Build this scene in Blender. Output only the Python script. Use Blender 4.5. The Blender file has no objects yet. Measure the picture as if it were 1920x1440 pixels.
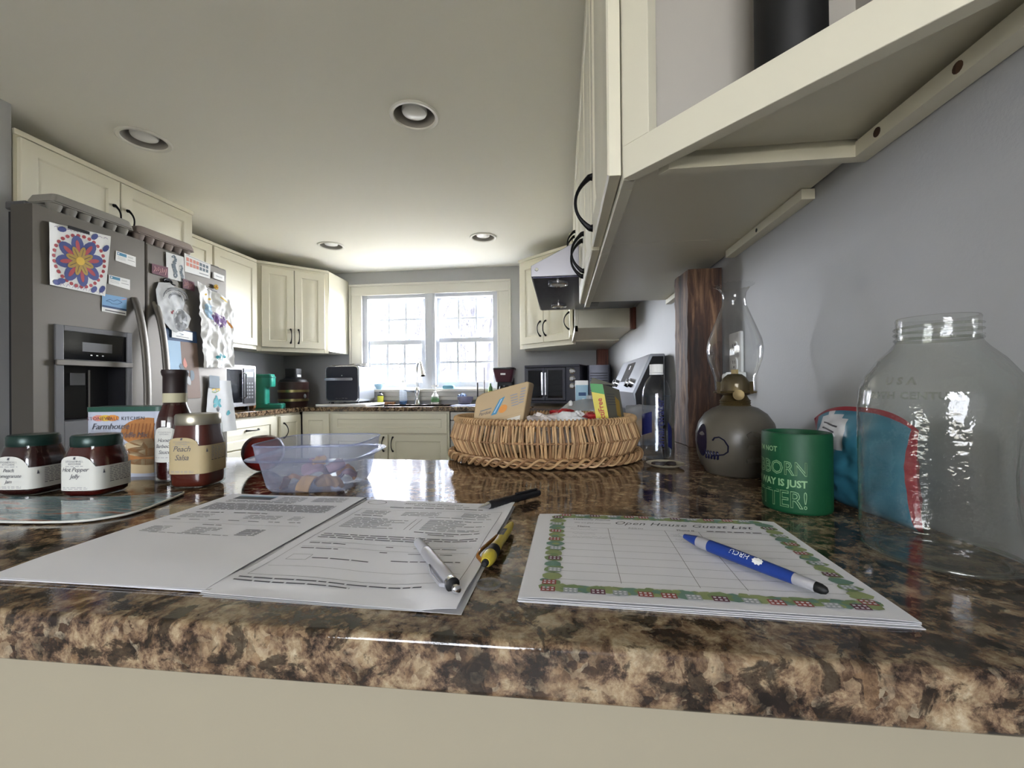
import bpy, bmesh, math, random
from math import sin, cos, pi, radians, sqrt, atan2
from mathutils import Vector, Matrix, noise

S = bpy.context.scene
C = S.collection

# ------------------------------------------------------------------ camera, sky, light, exposure
CAM_Z = 1.083
YAW, PITCH, ROLL, FPX = .1162, .0035, -.0087, 792.88
fw = Vector((-sin(YAW) * cos(PITCH), cos(YAW) * cos(PITCH), sin(PITCH)))
r0 = Vector((cos(YAW), sin(YAW), 0)); u0 = r0.cross(fw)
rt = cos(ROLL) * r0 + sin(ROLL) * u0
up = -sin(ROLL) * r0 + cos(ROLL) * u0
camd = bpy.data.cameras.new('camera'); camd.sensor_width = 36; camd.lens = FPX / 1920 * 36
camd.clip_start = .02
cam = bpy.data.objects.new('camera', camd); C.objects.link(cam)
cam.matrix_world = Matrix(((rt.x, up.x, -fw.x, 0), (rt.y, up.y, -fw.y, 0), (rt.z, up.z, -fw.z, CAM_Z), (0, 0, 0, 1)))
S.camera = cam

S.view_settings.view_transform = 'Standard'; S.view_settings.look = 'None'
S.view_settings.gamma = 1; S.view_settings.use_curve_mapping = False
S.view_settings.exposure = 2.14
S.cycles.use_denoising = True
S.cycles.max_bounces = 10; S.cycles.diffuse_bounces = 5; S.cycles.glossy_bounces = 5
S.cycles.transmission_bounces = 8; S.cycles.transparent_max_bounces = 24
S.cycles.caustics_reflective = False; S.cycles.caustics_refractive = False
S.cycles.sample_clamp_indirect = 6

SKY_FRONT, SKY_REAR = 25.0, 6.0        # the bright side of the sky stands beyond the kitchen window
w = bpy.data.worlds.new('sky'); S.world = w; w.use_nodes = True
bgn = w.node_tree.nodes['Background']; bgn.inputs[0].default_value = (.93, .97, 1.05, 1)
_n = w.node_tree.nodes; _tc = _n.new('ShaderNodeTexCoord'); _sx = _n.new('ShaderNodeSeparateXYZ'); _mr = _n.new('ShaderNodeMapRange')
_mr.interpolation_type = 'SMOOTHSTEP'; _mr.inputs[1].default_value = -.25; _mr.inputs[2].default_value = .25; _mr.inputs[3].default_value = SKY_REAR; _mr.inputs[4].default_value = SKY_FRONT
w.node_tree.links.new(_tc.outputs['Generated'], _sx.inputs[0]); w.node_tree.links.new(_sx.outputs['Y'], _mr.inputs[0]); w.node_tree.links.new(_mr.outputs[0], bgn.inputs[1])

def portal(name, loc, rot, sx, sy):
    l = bpy.data.lights.new(name, 'AREA'); l.shape = 'RECTANGLE'; l.size = sx; l.size_y = sy
    l.cycles.is_portal = True
    o = bpy.data.objects.new(name, l); C.objects.link(o); o.location = loc; o.rotation_euler = rot
portal('window_portal', (-1.275, 4.14, 1.53), (-pi / 2, 0, 0), 1.34, .95)
portal('rear_window_portal', (-.4, -2.64, 1.35), (pi / 2, 0, 0), 1.4, 1.3)

# ------------------------------------------------------------------ materials
def lin(c):
    return tuple((x / 12.92 if x <= .04045 else ((x + .055) / 1.055) ** 2.4) for x in c)
def hx(h):
    return lin(tuple(int(h[i:i + 2], 16) / 255 for i in (0, 2, 4)))
MATS = {}
def mat(name, col, rough=.5, metal=0, bump=0, bscale=200, var=0, vscale=8, coat=0, trans=0, ior=1.45, emit=0, sss=0, aniso=None):
    m = bpy.data.materials.new(name); m.use_nodes = True
    nt = m.node_tree; b = nt.nodes['Principled BSDF']
    c = hx(col) if isinstance(col, str) else col
    b.inputs['Base Color'].default_value = (*c, 1)
    b.inputs['Roughness'].default_value = rough; b.inputs['Metallic'].default_value = metal
    b.inputs['Coat Weight'].default_value = coat; b.inputs['Transmission Weight'].default_value = trans
    b.inputs['IOR'].default_value = ior
    if emit:
        b.inputs['Emission Color'].default_value = (*c, 1); b.inputs['Emission Strength'].default_value = emit
    tc = nt.nodes.new('ShaderNodeTexCoord')
    if bump:
        n = nt.nodes.new('ShaderNodeTexNoise'); n.inputs['Scale'].default_value = bscale; n.inputs['Detail'].default_value = 4
        bp = nt.nodes.new('ShaderNodeBump'); bp.inputs['Strength'].default_value = bump; bp.inputs['Distance'].default_value = .002
        src = tc.outputs['Object']
        if aniso:
            mp = nt.nodes.new('ShaderNodeMapping'); mp.inputs['Scale'].default_value = aniso
            nt.links.new(src, mp.inputs[0]); src = mp.outputs[0]
        nt.links.new(src, n.inputs['Vector'])
        nt.links.new(n.outputs['Fac'], bp.inputs['Height']); nt.links.new(bp.outputs[0], b.inputs['Normal'])
    if var:
        n = nt.nodes.new('ShaderNodeTexNoise'); n.inputs['Scale'].default_value = vscale; n.inputs['Detail'].default_value = 5
        nt.links.new(tc.outputs['Object'], n.inputs['Vector'])
        r = nt.nodes.new('ShaderNodeValToRGB')
        r.color_ramp.elements[0].position = .3; r.color_ramp.elements[1].position = .7
        r.color_ramp.elements[0].color = (*[x * (1 - var) for x in c], 1)
        r.color_ramp.elements[1].color = (*[min(1, x * (1 + var)) for x in c], 1)
        nt.links.new(n.outputs['Fac'], r.inputs[0]); nt.links.new(r.outputs[0], b.inputs['Base Color'])
    MATS[name] = m
    return m
def thin_glass(name, tint=(1, 1, 1), rough=.02, ior=1.45, bump=0, bscale=60, haze=0, hazecol=(.8, .85, .9), edge=.55, pw_=4.0):
    m = bpy.data.materials.new(name); m.use_nodes = True; nt = m.node_tree; nt.nodes.clear()
    o = nt.nodes.new('ShaderNodeOutputMaterial'); t = nt.nodes.new('ShaderNodeBsdfTransparent')
    g = nt.nodes.new('ShaderNodeBsdfGlossy'); mx = nt.nodes.new('ShaderNodeMixShader'); f = nt.nodes.new('ShaderNodeLayerWeight')
    t.inputs[0].default_value = (*tint, 1); g.inputs['Roughness'].default_value = rough; f.inputs[0].default_value = .5
    pw = nt.nodes.new('ShaderNodeMath'); pw.operation = 'POWER'; pw.inputs[1].default_value = pw_
    ma = nt.nodes.new('ShaderNodeMath'); ma.operation = 'MULTIPLY_ADD'; ma.inputs[1].default_value = edge; ma.inputs[2].default_value = .045
    if bump:
        tc = nt.nodes.new('ShaderNodeTexCoord'); n = nt.nodes.new('ShaderNodeTexNoise'); n.inputs['Scale'].default_value = bscale
        bp = nt.nodes.new('ShaderNodeBump'); bp.inputs['Strength'].default_value = bump; bp.inputs['Distance'].default_value = .003
        nt.links.new(tc.outputs['Object'], n.inputs['Vector']); nt.links.new(n.outputs['Fac'], bp.inputs['Height'])
        nt.links.new(bp.outputs[0], g.inputs['Normal']); nt.links.new(bp.outputs[0], f.inputs['Normal'])
    nt.links.new(f.outputs[1], pw.inputs[0]); nt.links.new(pw.outputs[0], ma.inputs[0]); nt.links.new(ma.outputs[0], mx.inputs[0]); nt.links.new(t.outputs[0], mx.inputs[1]); nt.links.new(g.outputs[0], mx.inputs[2])
    last = mx
    if haze:
        d = nt.nodes.new('ShaderNodeBsdfDiffuse'); d.inputs[0].default_value = (*hazecol, 1)
        tl = nt.nodes.new('ShaderNodeBsdfTranslucent'); tl.inputs[0].default_value = (*hazecol, 1)
        md = nt.nodes.new('ShaderNodeMixShader'); nt.links.new(d.outputs[0], md.inputs[1]); nt.links.new(tl.outputs[0], md.inputs[2])
        m2 = nt.nodes.new('ShaderNodeMixShader'); m2.inputs[0].default_value = haze
        nt.links.new(mx.outputs[0], m2.inputs[1]); nt.links.new(md.outputs[0], m2.inputs[2]); last = m2
    nt.links.new(last.outputs[0], o.inputs[0]); MATS[name] = m
    return m
def granite(name):
    m = bpy.data.materials.new(name); m.use_nodes = True; nt = m.node_tree; b = nt.nodes['Principled BSDF']
    tc = nt.nodes.new('ShaderNodeTexCoord')
    def noi(sc, det, ro, dist=0):
        n = nt.nodes.new('ShaderNodeTexNoise'); n.inputs['Scale'].default_value = sc; n.inputs['Detail'].default_value = det
        n.inputs['Roughness'].default_value = ro; n.inputs['Distortion'].default_value = dist
        nt.links.new(tc.outputs['Object'], n.inputs['Vector']); return n
    def ramp(src, st):
        r = nt.nodes.new('ShaderNodeValToRGB'); e = r.color_ramp.elements
        while len(e) < len(st): e.new(.5)
        for i, (p, c) in enumerate(st): e[i].position = p; e[i].color = (*hx(c), 1)
        nt.links.new(src, r.inputs[0]); return r
    def mix(fac, a, bb, mode='MIX'):
        x = nt.nodes.new('ShaderNodeMix'); x.data_type = 'RGBA'; x.blend_type = mode
        if isinstance(fac, float): x.inputs[0].default_value = fac
        else: nt.links.new(fac, x.inputs[0])
        nt.links.new(a, x.inputs[6]); nt.links.new(bb, x.inputs[7]); return x.outputs[2]
    n1 = noi(42, 10, .72, .25); c1 = ramp(n1.outputs['Fac'], [(0, '0e0c0b'), (.42, '241b17'), (.47, '4e3d31'), (.52, '7c6650'), (.58, '988569'), (.68, 'b7a98f')])
    v = nt.nodes.new('ShaderNodeTexVoronoi'); v.inputs['Scale'].default_value = 160
    n0 = noi(45, 3, .5); av = nt.nodes.new('ShaderNodeVectorMath'); av.operation = 'MULTIPLY_ADD'
    av.inputs[1].default_value = (.03, .03, .03); nt.links.new(n0.outputs['Color'], av.inputs[0]); nt.links.new(tc.outputs['Object'], av.inputs[2])
    nt.links.new(av.outputs[0], v.inputs['Vector'])
    c2 = ramp(v.outputs['Color'], [(0, '15110f'), (.3, '4a3626'), (.55, '7d6347'), (.8, '96856b'), (1, 'c5b79c')])
    n2 = noi(60, 6, .7); f2 = ramp(n2.outputs['Fac'], [(.42, '000000'), (.62, 'ffffff')])
    f2m = nt.nodes.new('ShaderNodeMath'); f2m.operation = 'MULTIPLY'; f2m.inputs[1].default_value = .6; nt.links.new(f2.outputs[0], f2m.inputs[0])
    a = mix(f2m.outputs[0], c1.outputs[0], c2.outputs[0])
    n3 = noi(33, 7, .66, .5); f3 = ramp(n3.outputs['Fac'], [(.54, '000000'), (.585, 'ffffff')])
    dk = nt.nodes.new('ShaderNodeRGB'); dk.outputs[0].default_value = (*hx('17120f'), 1)
    sc3 = nt.nodes.new('ShaderNodeMath'); sc3.operation = 'MULTIPLY'; sc3.inputs[1].default_value = .8
    nt.links.new(f3.outputs[0], sc3.inputs[0])
    a = mix(sc3.outputs[0], a, dk.outputs[0])
    nt.links.new(a, b.inputs['Base Color']); b.inputs['Roughness'].default_value = .07; b.inputs['IOR'].default_value = 1.5
    n5 = noi(350, 2, .5); bp = nt.nodes.new('ShaderNodeBump'); bp.inputs['Strength'].default_value = .06; bp.inputs['Distance'].default_value = .001
    nt.links.new(n5.outputs['Fac'], bp.inputs['Height']); nt.links.new(bp.outputs[0], b.inputs['Normal'])
    MATS[name] = m
def wood(name, c0, c1, c2, scale=(60, 60, 3), rough=.7, bump=.6):
    m = bpy.data.materials.new(name); m.use_nodes = True; nt = m.node_tree; b = nt.nodes['Principled BSDF']
    tc = nt.nodes.new('ShaderNodeTexCoord'); mp = nt.nodes.new('ShaderNodeMapping'); mp.inputs['Scale'].default_value = scale
    n = nt.nodes.new('ShaderNodeTexNoise'); n.inputs['Scale'].default_value = 1; n.inputs['Detail'].default_value = 8; n.inputs['Roughness'].default_value = .65
    n.inputs['Distortion'].default_value = .6
    nt.links.new(tc.outputs['Object'], mp.inputs[0]); nt.links.new(mp.outputs[0], n.inputs['Vector'])
    r = nt.nodes.new('ShaderNodeValToRGB'); e = r.color_ramp.elements; e.new(.5)
    for i, (p, c) in enumerate(((.32, c0), (.5, c1), (.68, c2))): e[i].position = p; e[i].color = (*hx(c), 1)
    nt.links.new(n.outputs['Fac'], r.inputs[0]); nt.links.new(r.outputs[0], b.inputs['Base Color']); b.inputs['Roughness'].default_value = rough
    bp = nt.nodes.new('ShaderNodeBump'); bp.inputs['Strength'].default_value = bump; bp.inputs['Distance'].default_value = .004
    nt.links.new(n.outputs['Fac'], bp.inputs['Height']); nt.links.new(bp.outputs[0], b.inputs['Normal'])
    MATS[name] = m
def painted(name, cols, scale, rough=.1, stretch=(1, 1, 1), rot=0):
    m = bpy.data.materials.new(name); m.use_nodes = True; nt = m.node_tree; b = nt.nodes['Principled BSDF']
    tc = nt.nodes.new('ShaderNodeTexCoord'); mp = nt.nodes.new('ShaderNodeMapping'); mp.inputs['Scale'].default_value = stretch
    mp.inputs['Rotation'].default_value = (0, 0, rot)
    n = nt.nodes.new('ShaderNodeTexNoise'); n.inputs['Scale'].default_value = scale; n.inputs['Detail'].default_value = 4; n.inputs['Roughness'].default_value = .6
    nt.links.new(tc.outputs['Object'], mp.inputs[0]); nt.links.new(mp.outputs[0], n.inputs['Vector'])
    r = nt.nodes.new('ShaderNodeValToRGB'); e = r.color_ramp.elements
    while len(e) < len(cols): e.new(.5)
    for i, c in enumerate(cols): e[i].position = .28 + .44 * i / (len(cols) - 1); e[i].color = (*hx(c), 1)
    nt.links.new(n.outputs['Fac'], r.inputs[0]); nt.links.new(r.outputs[0], b.inputs['Base Color']); b.inputs['Roughness'].default_value = rough
    MATS[name] = m

mat('wall_paint', 'a6a7a8', .6, bump=.12, bscale=260, var=.02)
mat('ceiling_paint', 'e4e2d8', .8, bump=.08, bscale=200)
mat('shelf_inner_shaded', 'aeaaa4', .6)  # cabinet paint darkened inside the open shelf, its shading put into the colour
mat('panel_paint', '958d79', .7)
mat('floor_wood', 'aca69c', .5, var=.1)
mat('cab_white', 'dedac8', .42)
mat('cab_under', 'b9b0a8', .5)
mat('trim_white', 'cdcbc3', .4)
mat('sash_white', 'c6cad2', .35)
mat('black_metal', '1b1a1c', .35, .7)
granite('granite')
thin_glass('window_glass', rough=0)
mat('steel', '6c6862', .48, .6, bump=.05, bscale=6, aniso=(400, 400, 6))
mat('steel_bright', 'c9c9cc', .22, 1)
mat('grey_plastic', '5c5c5e', .5)
mat('dark_plastic', '222226', .35)
mat('gasket', '1d1d1f', .7)
mat('black_gloss', '0c0c10', .08)
mat('black', '101012', .5)
mat('white', 'e6e6e4', .5)
mat('white_gloss', 'e8e8e8', .2)
mat('chrome', 'd8d8da', .12, 1)
mat('brass', '5e5033', .45, .7)
mat('bulb', 'e4e4e2', .25)
mat('baffle', '9a9690', .5); mat('trim_ring', 'd8d6ce', .4)
wood('post_wood', '1e120c', '4a3022', '8a6a4e', scale=(45, 45, 4))
wood('red_wood', '4a261b', '6b3827', '7d4634', rough=.6)
wood('light_wood', '7a5434', '9c7048', 'b0855a', rough=.5, bump=.2)
mat('bark', '52525a', .9, var=.15, vscale=5)
mat('leaf_litter', '857f72', .95, var=.2, vscale=2)
mat('gutter', 'b8c4dc', .4)

# ------------------------------------------------------------------ helpers
class MB:
    def __init__(s, m='white'): s.v = []; s.f = []; s.fm = []; s.cur = m
    def add(s, vs, fs, M=None):
        o = len(s.v)
        if M is not None: vs = [M @ Vector(p) for p in vs]
        s.v += [tuple(p) for p in vs]; s.f += [tuple(i + o for i in f) for f in fs]; s.fm += [s.cur] * len(fs)
        return s
    def m(s, name): s.cur = name; return s
    def box(s, x0, y0, z0, x1, y1, z1, M=None):
        vs = [(x, y, z) for z in (z0, z1) for y in (y0, y1) for x in (x0, x1)]
        return s.add(vs, [(0, 2, 3, 1), (4, 5, 7, 6), (0, 1, 5, 4), (1, 3, 7, 5), (3, 2, 6, 7), (2, 0, 4, 6)], M)
    def rings(s, rs, cap0=True, cap1=True, M=None, closed=False):
        n = len(rs[0]); vs = [p for r in rs for p in r]; fs = []
        K = len(rs) if closed else len(rs) - 1
        for k in range(K):
            a = k * n; b = ((k + 1) % len(rs)) * n
            for i in range(n): fs.append((a + i, a + (i + 1) % n, b + (i + 1) % n, b + i))
        if not closed:
            if cap0: fs.append(tuple(reversed(range(n))))
            if cap1: fs.append(tuple(range((len(rs) - 1) * n, len(rs) * n)))
        return s.add(vs, fs, M)
    def prism(s, poly, z0, z1, M=None):
        return s.rings([[(x, y, z0) for x, y in poly], [(x, y, z1) for x, y in poly]], M=M)
    def lathe(s, prof, seg=32, M=None, n=2, cap0=True, cap1=True):
        rs = []
        for r, z in prof:
            ring = []
            for i in range(seg):
                a = 2 * pi * (i + .5) / seg; c, q = cos(a), sin(a)
                k = 1 if n == 2 else (abs(c) ** n + abs(q) ** n) ** (-1 / n)
                ring.append((r * k * c, r * k * q, z))
            rs.append(ring)
        return s.rings(rs, cap0, cap1, M)
    def tube(s, path, r, seg=8, closed=False, M=None, cap=True, flat=None):
        P = [Vector(p) for p in path]; n = len(P); R = r if isinstance(r, (list, tuple)) else [r] * n
        rs = []; N = None
        for i in range(n):
            if closed: t = P[(i + 1) % n] - P[i - 1]
            else: t = P[min(i + 1, n - 1)] - P[max(i - 1, 0)]
            if t.length < 1e-9: t = Vector((0, 0, 1))
            t.normalize()
            if N is None:
                N = t.orthogonal().normalized() if flat is None else (Vector(flat) - t * Vector(flat).dot(t)).normalized()
            else:
                N = N - t * N.dot(t)
                N = N.normalized() if N.length > 1e-6 else t.orthogonal().normalized()
            B = t.cross(N)
            rr = R[i]; ra, rb = rr if isinstance(rr, tuple) else (rr, rr)
            rs.append([P[i] + N * (ra * cos(2 * pi * k / seg)) + B * (rb * sin(2 * pi * k / seg)) for k in range(seg)])
        return s.rings(rs, cap, cap, M, closed)
    def text(s, body, size, fn, shear=0, align='LEFT', spacing=1, bold=0):
        vs, fs = text_geo(body, size, shear, align, spacing, bold)
        return s.add([fn(x, y) for x, y in vs], fs)
    def quad(s, pts): return s.add(pts, [tuple(range(len(pts)))])
    def obj(s, name, parent=None, smooth=35, bevel=0, loc=None, rotz=0, seg=2, recalc=True):
        me = bpy.data.meshes.new(name); me.from_pydata(s.v, [], s.f)
        names = []
        for q in s.fm:
            if q not in names: names.append(q)
        for q in names: me.materials.append(MATS[q])
        me.polygons.foreach_set('material_index', [names.index(q) for q in s.fm])
        if recalc:
            bm = bmesh.new(); bm.from_mesh(me); bmesh.ops.recalc_face_normals(bm, faces=bm.faces); bm.to_mesh(me); bm.free()
        if smooth:
            me.polygons.foreach_set('use_smooth', [True] * len(me.polygons)); me.set_sharp_from_angle(angle=radians(smooth))
        me.update()
        o = bpy.data.objects.new(name, me); C.objects.link(o)
        if parent: o.parent = parent
        if loc: o.location = loc
        if rotz: o.rotation_euler.z = rotz
        if bevel:
            b = o.modifiers.new('bevel', 'BEVEL'); b.width = bevel; b.segments = seg; b.limit_method = 'ANGLE'; b.angle_limit = radians(40)
            b.harden_normals = False
        return o
_tc = {}
def text_geo(body, size, shear, align, spacing, bold):
    k = (body, size, shear, align, spacing, bold)
    if k not in _tc:
        c = bpy.data.curves.new('t', 'FONT'); c.body = body; c.size = size; c.shear = shear; c.align_x = align
        c.space_character = spacing; c.resolution_u = 2
        if bold >= 0: c.offset = bold
        else: c.fill_mode = 'NONE'; c.bevel_depth = -bold; c.bevel_resolution = 0
        o = bpy.data.objects.new('t', c); me = bpy.data.meshes.new_from_object(o)
        _tc[k] = ([(v.co.x, v.co.y) for v in me.vertices], [tuple(p.vertices) for p in me.polygons])
        bpy.data.objects.remove(o); bpy.data.curves.remove(c); bpy.data.meshes.remove(me)
    return _tc[k]
def tag(o, label=None, cat=None, group=None, kind=None):
    if label: o['label'] = label
    if cat: o['category'] = cat
    if group: o['group'] = group
    if kind: o['kind'] = kind
    return o
def thing(name, label, cat, loc=(0, 0, 0), rotz=0, group=None):
    o = bpy.data.objects.new(name, None); C.objects.link(o); o.empty_display_size = .05
    o.location = loc; o.rotation_euler = (0, 0, rotz)
    return tag(o, label, cat, group)
def struct(name, mb, **k): return tag(mb.obj(name, **k), kind='structure')
def dup(root, loc=None, rotz=None, label=None, group=None):
    r = root.copy(); C.objects.link(r)
    if loc is not None: r.location = loc
    if rotz is not None: r.rotation_euler = (0, 0, rotz)
    if label: r['label'] = label
    if group: r['group'] = group
    for ch in list(root.children):
        c = ch.copy(); C.objects.link(c); c.parent = r
        for g in list(ch.children):
            d = g.copy(); C.objects.link(d); d.parent = c
    return r
def T(x, y, z): return Matrix.Translation((x, y, z))
def RZ(a): return Matrix.Rotation(a, 4, 'Z')
def RX(a): return Matrix.Rotation(a, 4, 'X')
def RY(a): return Matrix.Rotation(a, 4, 'Y')
def rrect(x0, y0, x1, y1, r, n=4):
    out = []
    for cx, cy, a0 in ((x1 - r, y1 - r, 0), (x0 + r, y1 - r, pi / 2), (x0 + r, y0 + r, pi), (x1 - r, y0 + r, 1.5 * pi)):
        for i in range(n + 1):
            a = a0 + pi / 2 * i / n; out.append((cx + r * cos(a), cy + r * sin(a)))
    return out
def bez(p0, p1, p2, p3, n=12):
    P = [Vector(p) for p in (p0, p1, p2, p3)]; out = []
    for i in range(n + 1):
        t = i / n; out.append(P[0] * (1 - t) ** 3 + P[1] * 3 * t * (1 - t) ** 2 + P[2] * 3 * t * t * (1 - t) + P[3] * t ** 3)
    return out
rng = random.Random(7)

# ------------------------------------------------------------------ room shell
CT = .9145                     # top of the counters
XR, XL, YW, CE = .425, -2.80, 4.0, 2.22
struct('floor', MB('floor_wood').box(-4.5, -2.8, -.05, .6, 4.2, 0))
# ceiling with round openings for the recessed lights
LX, LY = (-1.855, -.594), (1.717, 3.20)
LPOS = [(-1.88, 1.72), (-.603, 1.715), (-1.83, 3.21), (-.585, 3.19)]
mb = MB('ceiling_paint')
xs = [-4.5, LX[0] - .18, LX[0] + .18, LX[1] - .18, LX[1] + .18, .6]; ys = [-2.8, LY[0] - .18, LY[0] + .18, LY[1] - .18, LY[1] + .18, 4.2]
for i in range(5):
    for j in range(5):
        x0, x1, y0, y1 = xs[i], xs[i + 1], ys[j], ys[j + 1]
        hit = [p for p in LPOS if x0 < p[0] < x1 and y0 < p[1] < y1]
        if not hit: mb.box(x0, y0, CE, x1, y1, CE + .15)
        else:
            cx, cy = hit[0]; n = 40; ci = []; ro = []
            for k in range(n):
                a = 2 * pi * (k + .5) / n; c, q = cos(a), sin(a); ci.append((cx + .09 * c, cy + .09 * q, CE))
                m_ = min(((x1 - cx) / c if c > 0 else (x0 - cx) / c), ((y1 - cy) / q if q > 0 else (y0 - cy) / q))
                ro.append((cx + m_ * c, cy + m_ * q, CE))
            cor = [(x1, y1), (x0, y1), (x0, y0), (x1, y0)]
            for q_ in range(4):
                k = max(range(n), key=lambda k: -((ro[k][0] - cor[q_][0]) ** 2 + (ro[k][1] - cor[q_][1]) ** 2)); ro[k] = (*cor[q_], CE)
            mb.rings([ro, ci], False, False)
            mb.rings([[(x, y, CE + .15) for x, y, z in ro], [(x, y, CE + .15) for x, y, z in ci]], False, False)
            mb.rings([ci, [(x, y, CE + .15) for x, y, z in ci]], False, False)
struct('ceiling', mb, smooth=0)
def wall_hole(mb, x0, x1, y0, y1, z0, z1, hx0, hx1, hz0, hz1):
    mb.box(x0, y0, z0, hx0, y1, z1); mb.box(hx1, y0, z0, x1, y1, z1); mb.box(hx0, y0, z0, hx1, y1, hz0); mb.box(hx0, y0, hz1, hx1, y1, z1)
    return mb
struct('wall_window_side', wall_hole(MB('wall_paint'), -4.5, .6, YW, YW + .15, 0, CE + .15, -1.965, -.60, 1.05, 2.0), smooth=0)
struct('wall_rear', wall_hole(MB('wall_paint'), -4.5, .6, -2.75, -2.6, 0, CE + .15, -1.1, .3, .7, 2.0), smooth=0)
struct('wall_right', MB('wall_paint').box(XR, -2.6, 0, XR + .15, YW, CE + .15), smooth=0)
struct('wall_left', MB('wall_paint').box(XL - .15, 1.2, 0, XL, YW, CE + .15), smooth=0)
struct('wall_left_near', MB('wall_paint').box(-2.9, -2.6, 0, -2.165, 1.438, CE + .15), smooth=0)
struct('wall_front', MB('panel_paint').box(-2.0, .305, 0, XR, .36, .876), smooth=0)

# window casing, stool and apron
mb = MB('trim_white')
mb.box(-2.065, YW - .018, 1.055, -1.972, YW, 1.985); mb.box(-.585, YW - .018, 1.055, -.489, YW, 1.985); mb.box(-2.075, YW - .0185, 1.985, -.479, YW, 2.076)
for a, b_ in ((-2.085, -2.065), (-.489, -.469)): mb.box(a, YW - .028, 1.055, b_, YW, 2.075)
mb.box(-2.085, YW - .028, 2.075, -.469, YW, 2.095)
mb.box(-1.972, YW - .024, 1.056, -1.955, YW, 1.984); mb.box(-.6, YW - .024, 1.056, -.585, YW, 1.984)
struct('trim_1', mb, bevel=.002)
mb = MB('trim_white').box(-2.11, YW - .07, 1.03, -.44, YW + .05, 1.055)
mb.box(-2.07, YW - .03, .985, -.48, YW, 1.03); mb.box(-2.07, YW - .02, .945, -.48, YW, .985)
struct('trim_2', mb, bevel=.004)
def sash(mb, x0, x1, z0, z1, gx0, gx1, gz0, gz1, y):
    mb.box(x0, y, z0, gx0, y + .035, z1); mb.box(gx1, y, z0, x1, y + .035, z1)
    mb.box(gx0, y, z0, gx1, y + .035, gz0); mb.box(gx0, y, gz1, gx1, y + .035, z1)
    for i in (1, 2):
        x = gx0 + (gx1 - gx0) * i / 3; mb.box(x - .0105, y + .008, gz0, x + .0105, y + .027, gz1)
    z = (gz0 + gz1) / 2; mb.box(gx0, y + .009, z - .0105, gx1, y + .026, z + .0105)
for k, (x0, x1, ug, lg) in enumerate((( -1.965, -1.30, (-1.86, -1.336, 1.548, 1.935), (-1.877, -1.351, 1.118, 1.493)), (-1.235 + 0, -.60, (-1.155, -.636, 1.555, 1.925), (-1.170, -.640, 1.124, 1.505))) if False else
        ((-1.965, -1.2675, (-1.86, -1.336, 1.548, 1.935), (-1.877, -1.351, 1.118, 1.493)), (-1.2675, -.60, (-1.155, -.636, 1.555, 1.925), (-1.170, -.640, 1.124, 1.505)))):
    t = bpy.data.objects.new('window_%d' % (k + 1), None); C.objects.link(t); tag(t, kind='structure')
    sc = lambda v, y: v * y / YW                                # openings measured on the wall face, sashes sit deeper
    y1, y2 = YW + .045, YW + .095
    mb = MB('sash_white')
    mb.box(x0, YW + .02, 1.05, x0 + .05, YW + .13, 2.0); mb.box(x1 - .05, YW + .02, 1.05, x1, YW + .13, 2.0)
    mb.box(x0 + .05, YW + .02, 1.955, x1 - .05, YW + .13, 2.0); mb.box(x0 + .05, YW + .02, 1.05, x1 - .05, YW + .13, 1.075)
    if k == 0: mb.box(-1.315, YW - .005, 1.055, -1.215, YW + .03, 1.99); mb.box(-1.29, YW - .012, 1.055, -1.24, YW + .02, 1.99)
    mb.obj('window_frame', t, bevel=.002)
    gx0, gx1, gz0, gz1 = ug; g = (sc(gx0, y2), sc(gx1, y2), CAM_Z + (gz0 - CAM_Z) * y2 / YW, CAM_Z + (gz1 - CAM_Z) * y2 / YW)
    a = MB('sash_white'); sash(a, x0 + .045, x1 - .045, g[2] - .05, 1.985, *g, y2); us = a.obj('upper_sash', t, smooth=0, bevel=.002)
    MB('window_glass').box(g[0], y2 + .016, g[2], g[1], y2 + .019, g[3]).obj('glass', us, smooth=0)
    gx0, gx1, gz0, gz1 = lg; g = (sc(gx0, y1), sc(gx1, y1), CAM_Z + (gz0 - CAM_Z) * y1 / YW, CAM_Z + (gz1 - CAM_Z) * y1 / YW)
    a = MB('sash_white'); sash(a, x0 + .04, x1 - .04, 1.07, g[3] + .045, *g, y1); ls = a.obj('lower_sash', t, smooth=0, bevel=.002)
    MB('window_glass').box(g[0], y1 + .016, g[2], g[1], y1 + .019, g[3]).obj('glass', ls, smooth=0)
    for f in (.28, .74):
        xx = g[0] + (g[1] - g[0]) * f; b = MB('sash_white').lathe([(.006, 0), (.014, .004), (.012, .012), (.004, .016)], 12, T(xx, y1 + .02, g[3] + .045)); b.tube([(xx - .03, y1 + .01, g[3] + .055), (xx + .022, y1 + .012, g[3] + .052)], [.003, .006], 8); b.obj('sash_lock', t)
    if k == 1: MB('gutter').box(x0 + .06, YW + .145, 1.51, x1 - .06, YW + .165, 1.56).obj('screen_rail', t)
# rear window of the room, behind the camera
t = bpy.data.objects.new('window_3', None); C.objects.link(t); tag(t, kind='structure')
mb = MB('trim_white')
for a in (-1.1, -.43, .24): mb.box(a, -2.72, .7, a + .06, -2.62, 2.0)
mb.box(-1.1, -2.72, .7, .3, -2.62, .76); mb.box(-1.1, -2.72, 1.94, .3, -2.62, 2.0); mb.obj('window_frame', t)
MB('window_glass').box(-1.04, -2.68, .76, .24, -2.677, 1.94).obj('glass', t, smooth=0)
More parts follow.
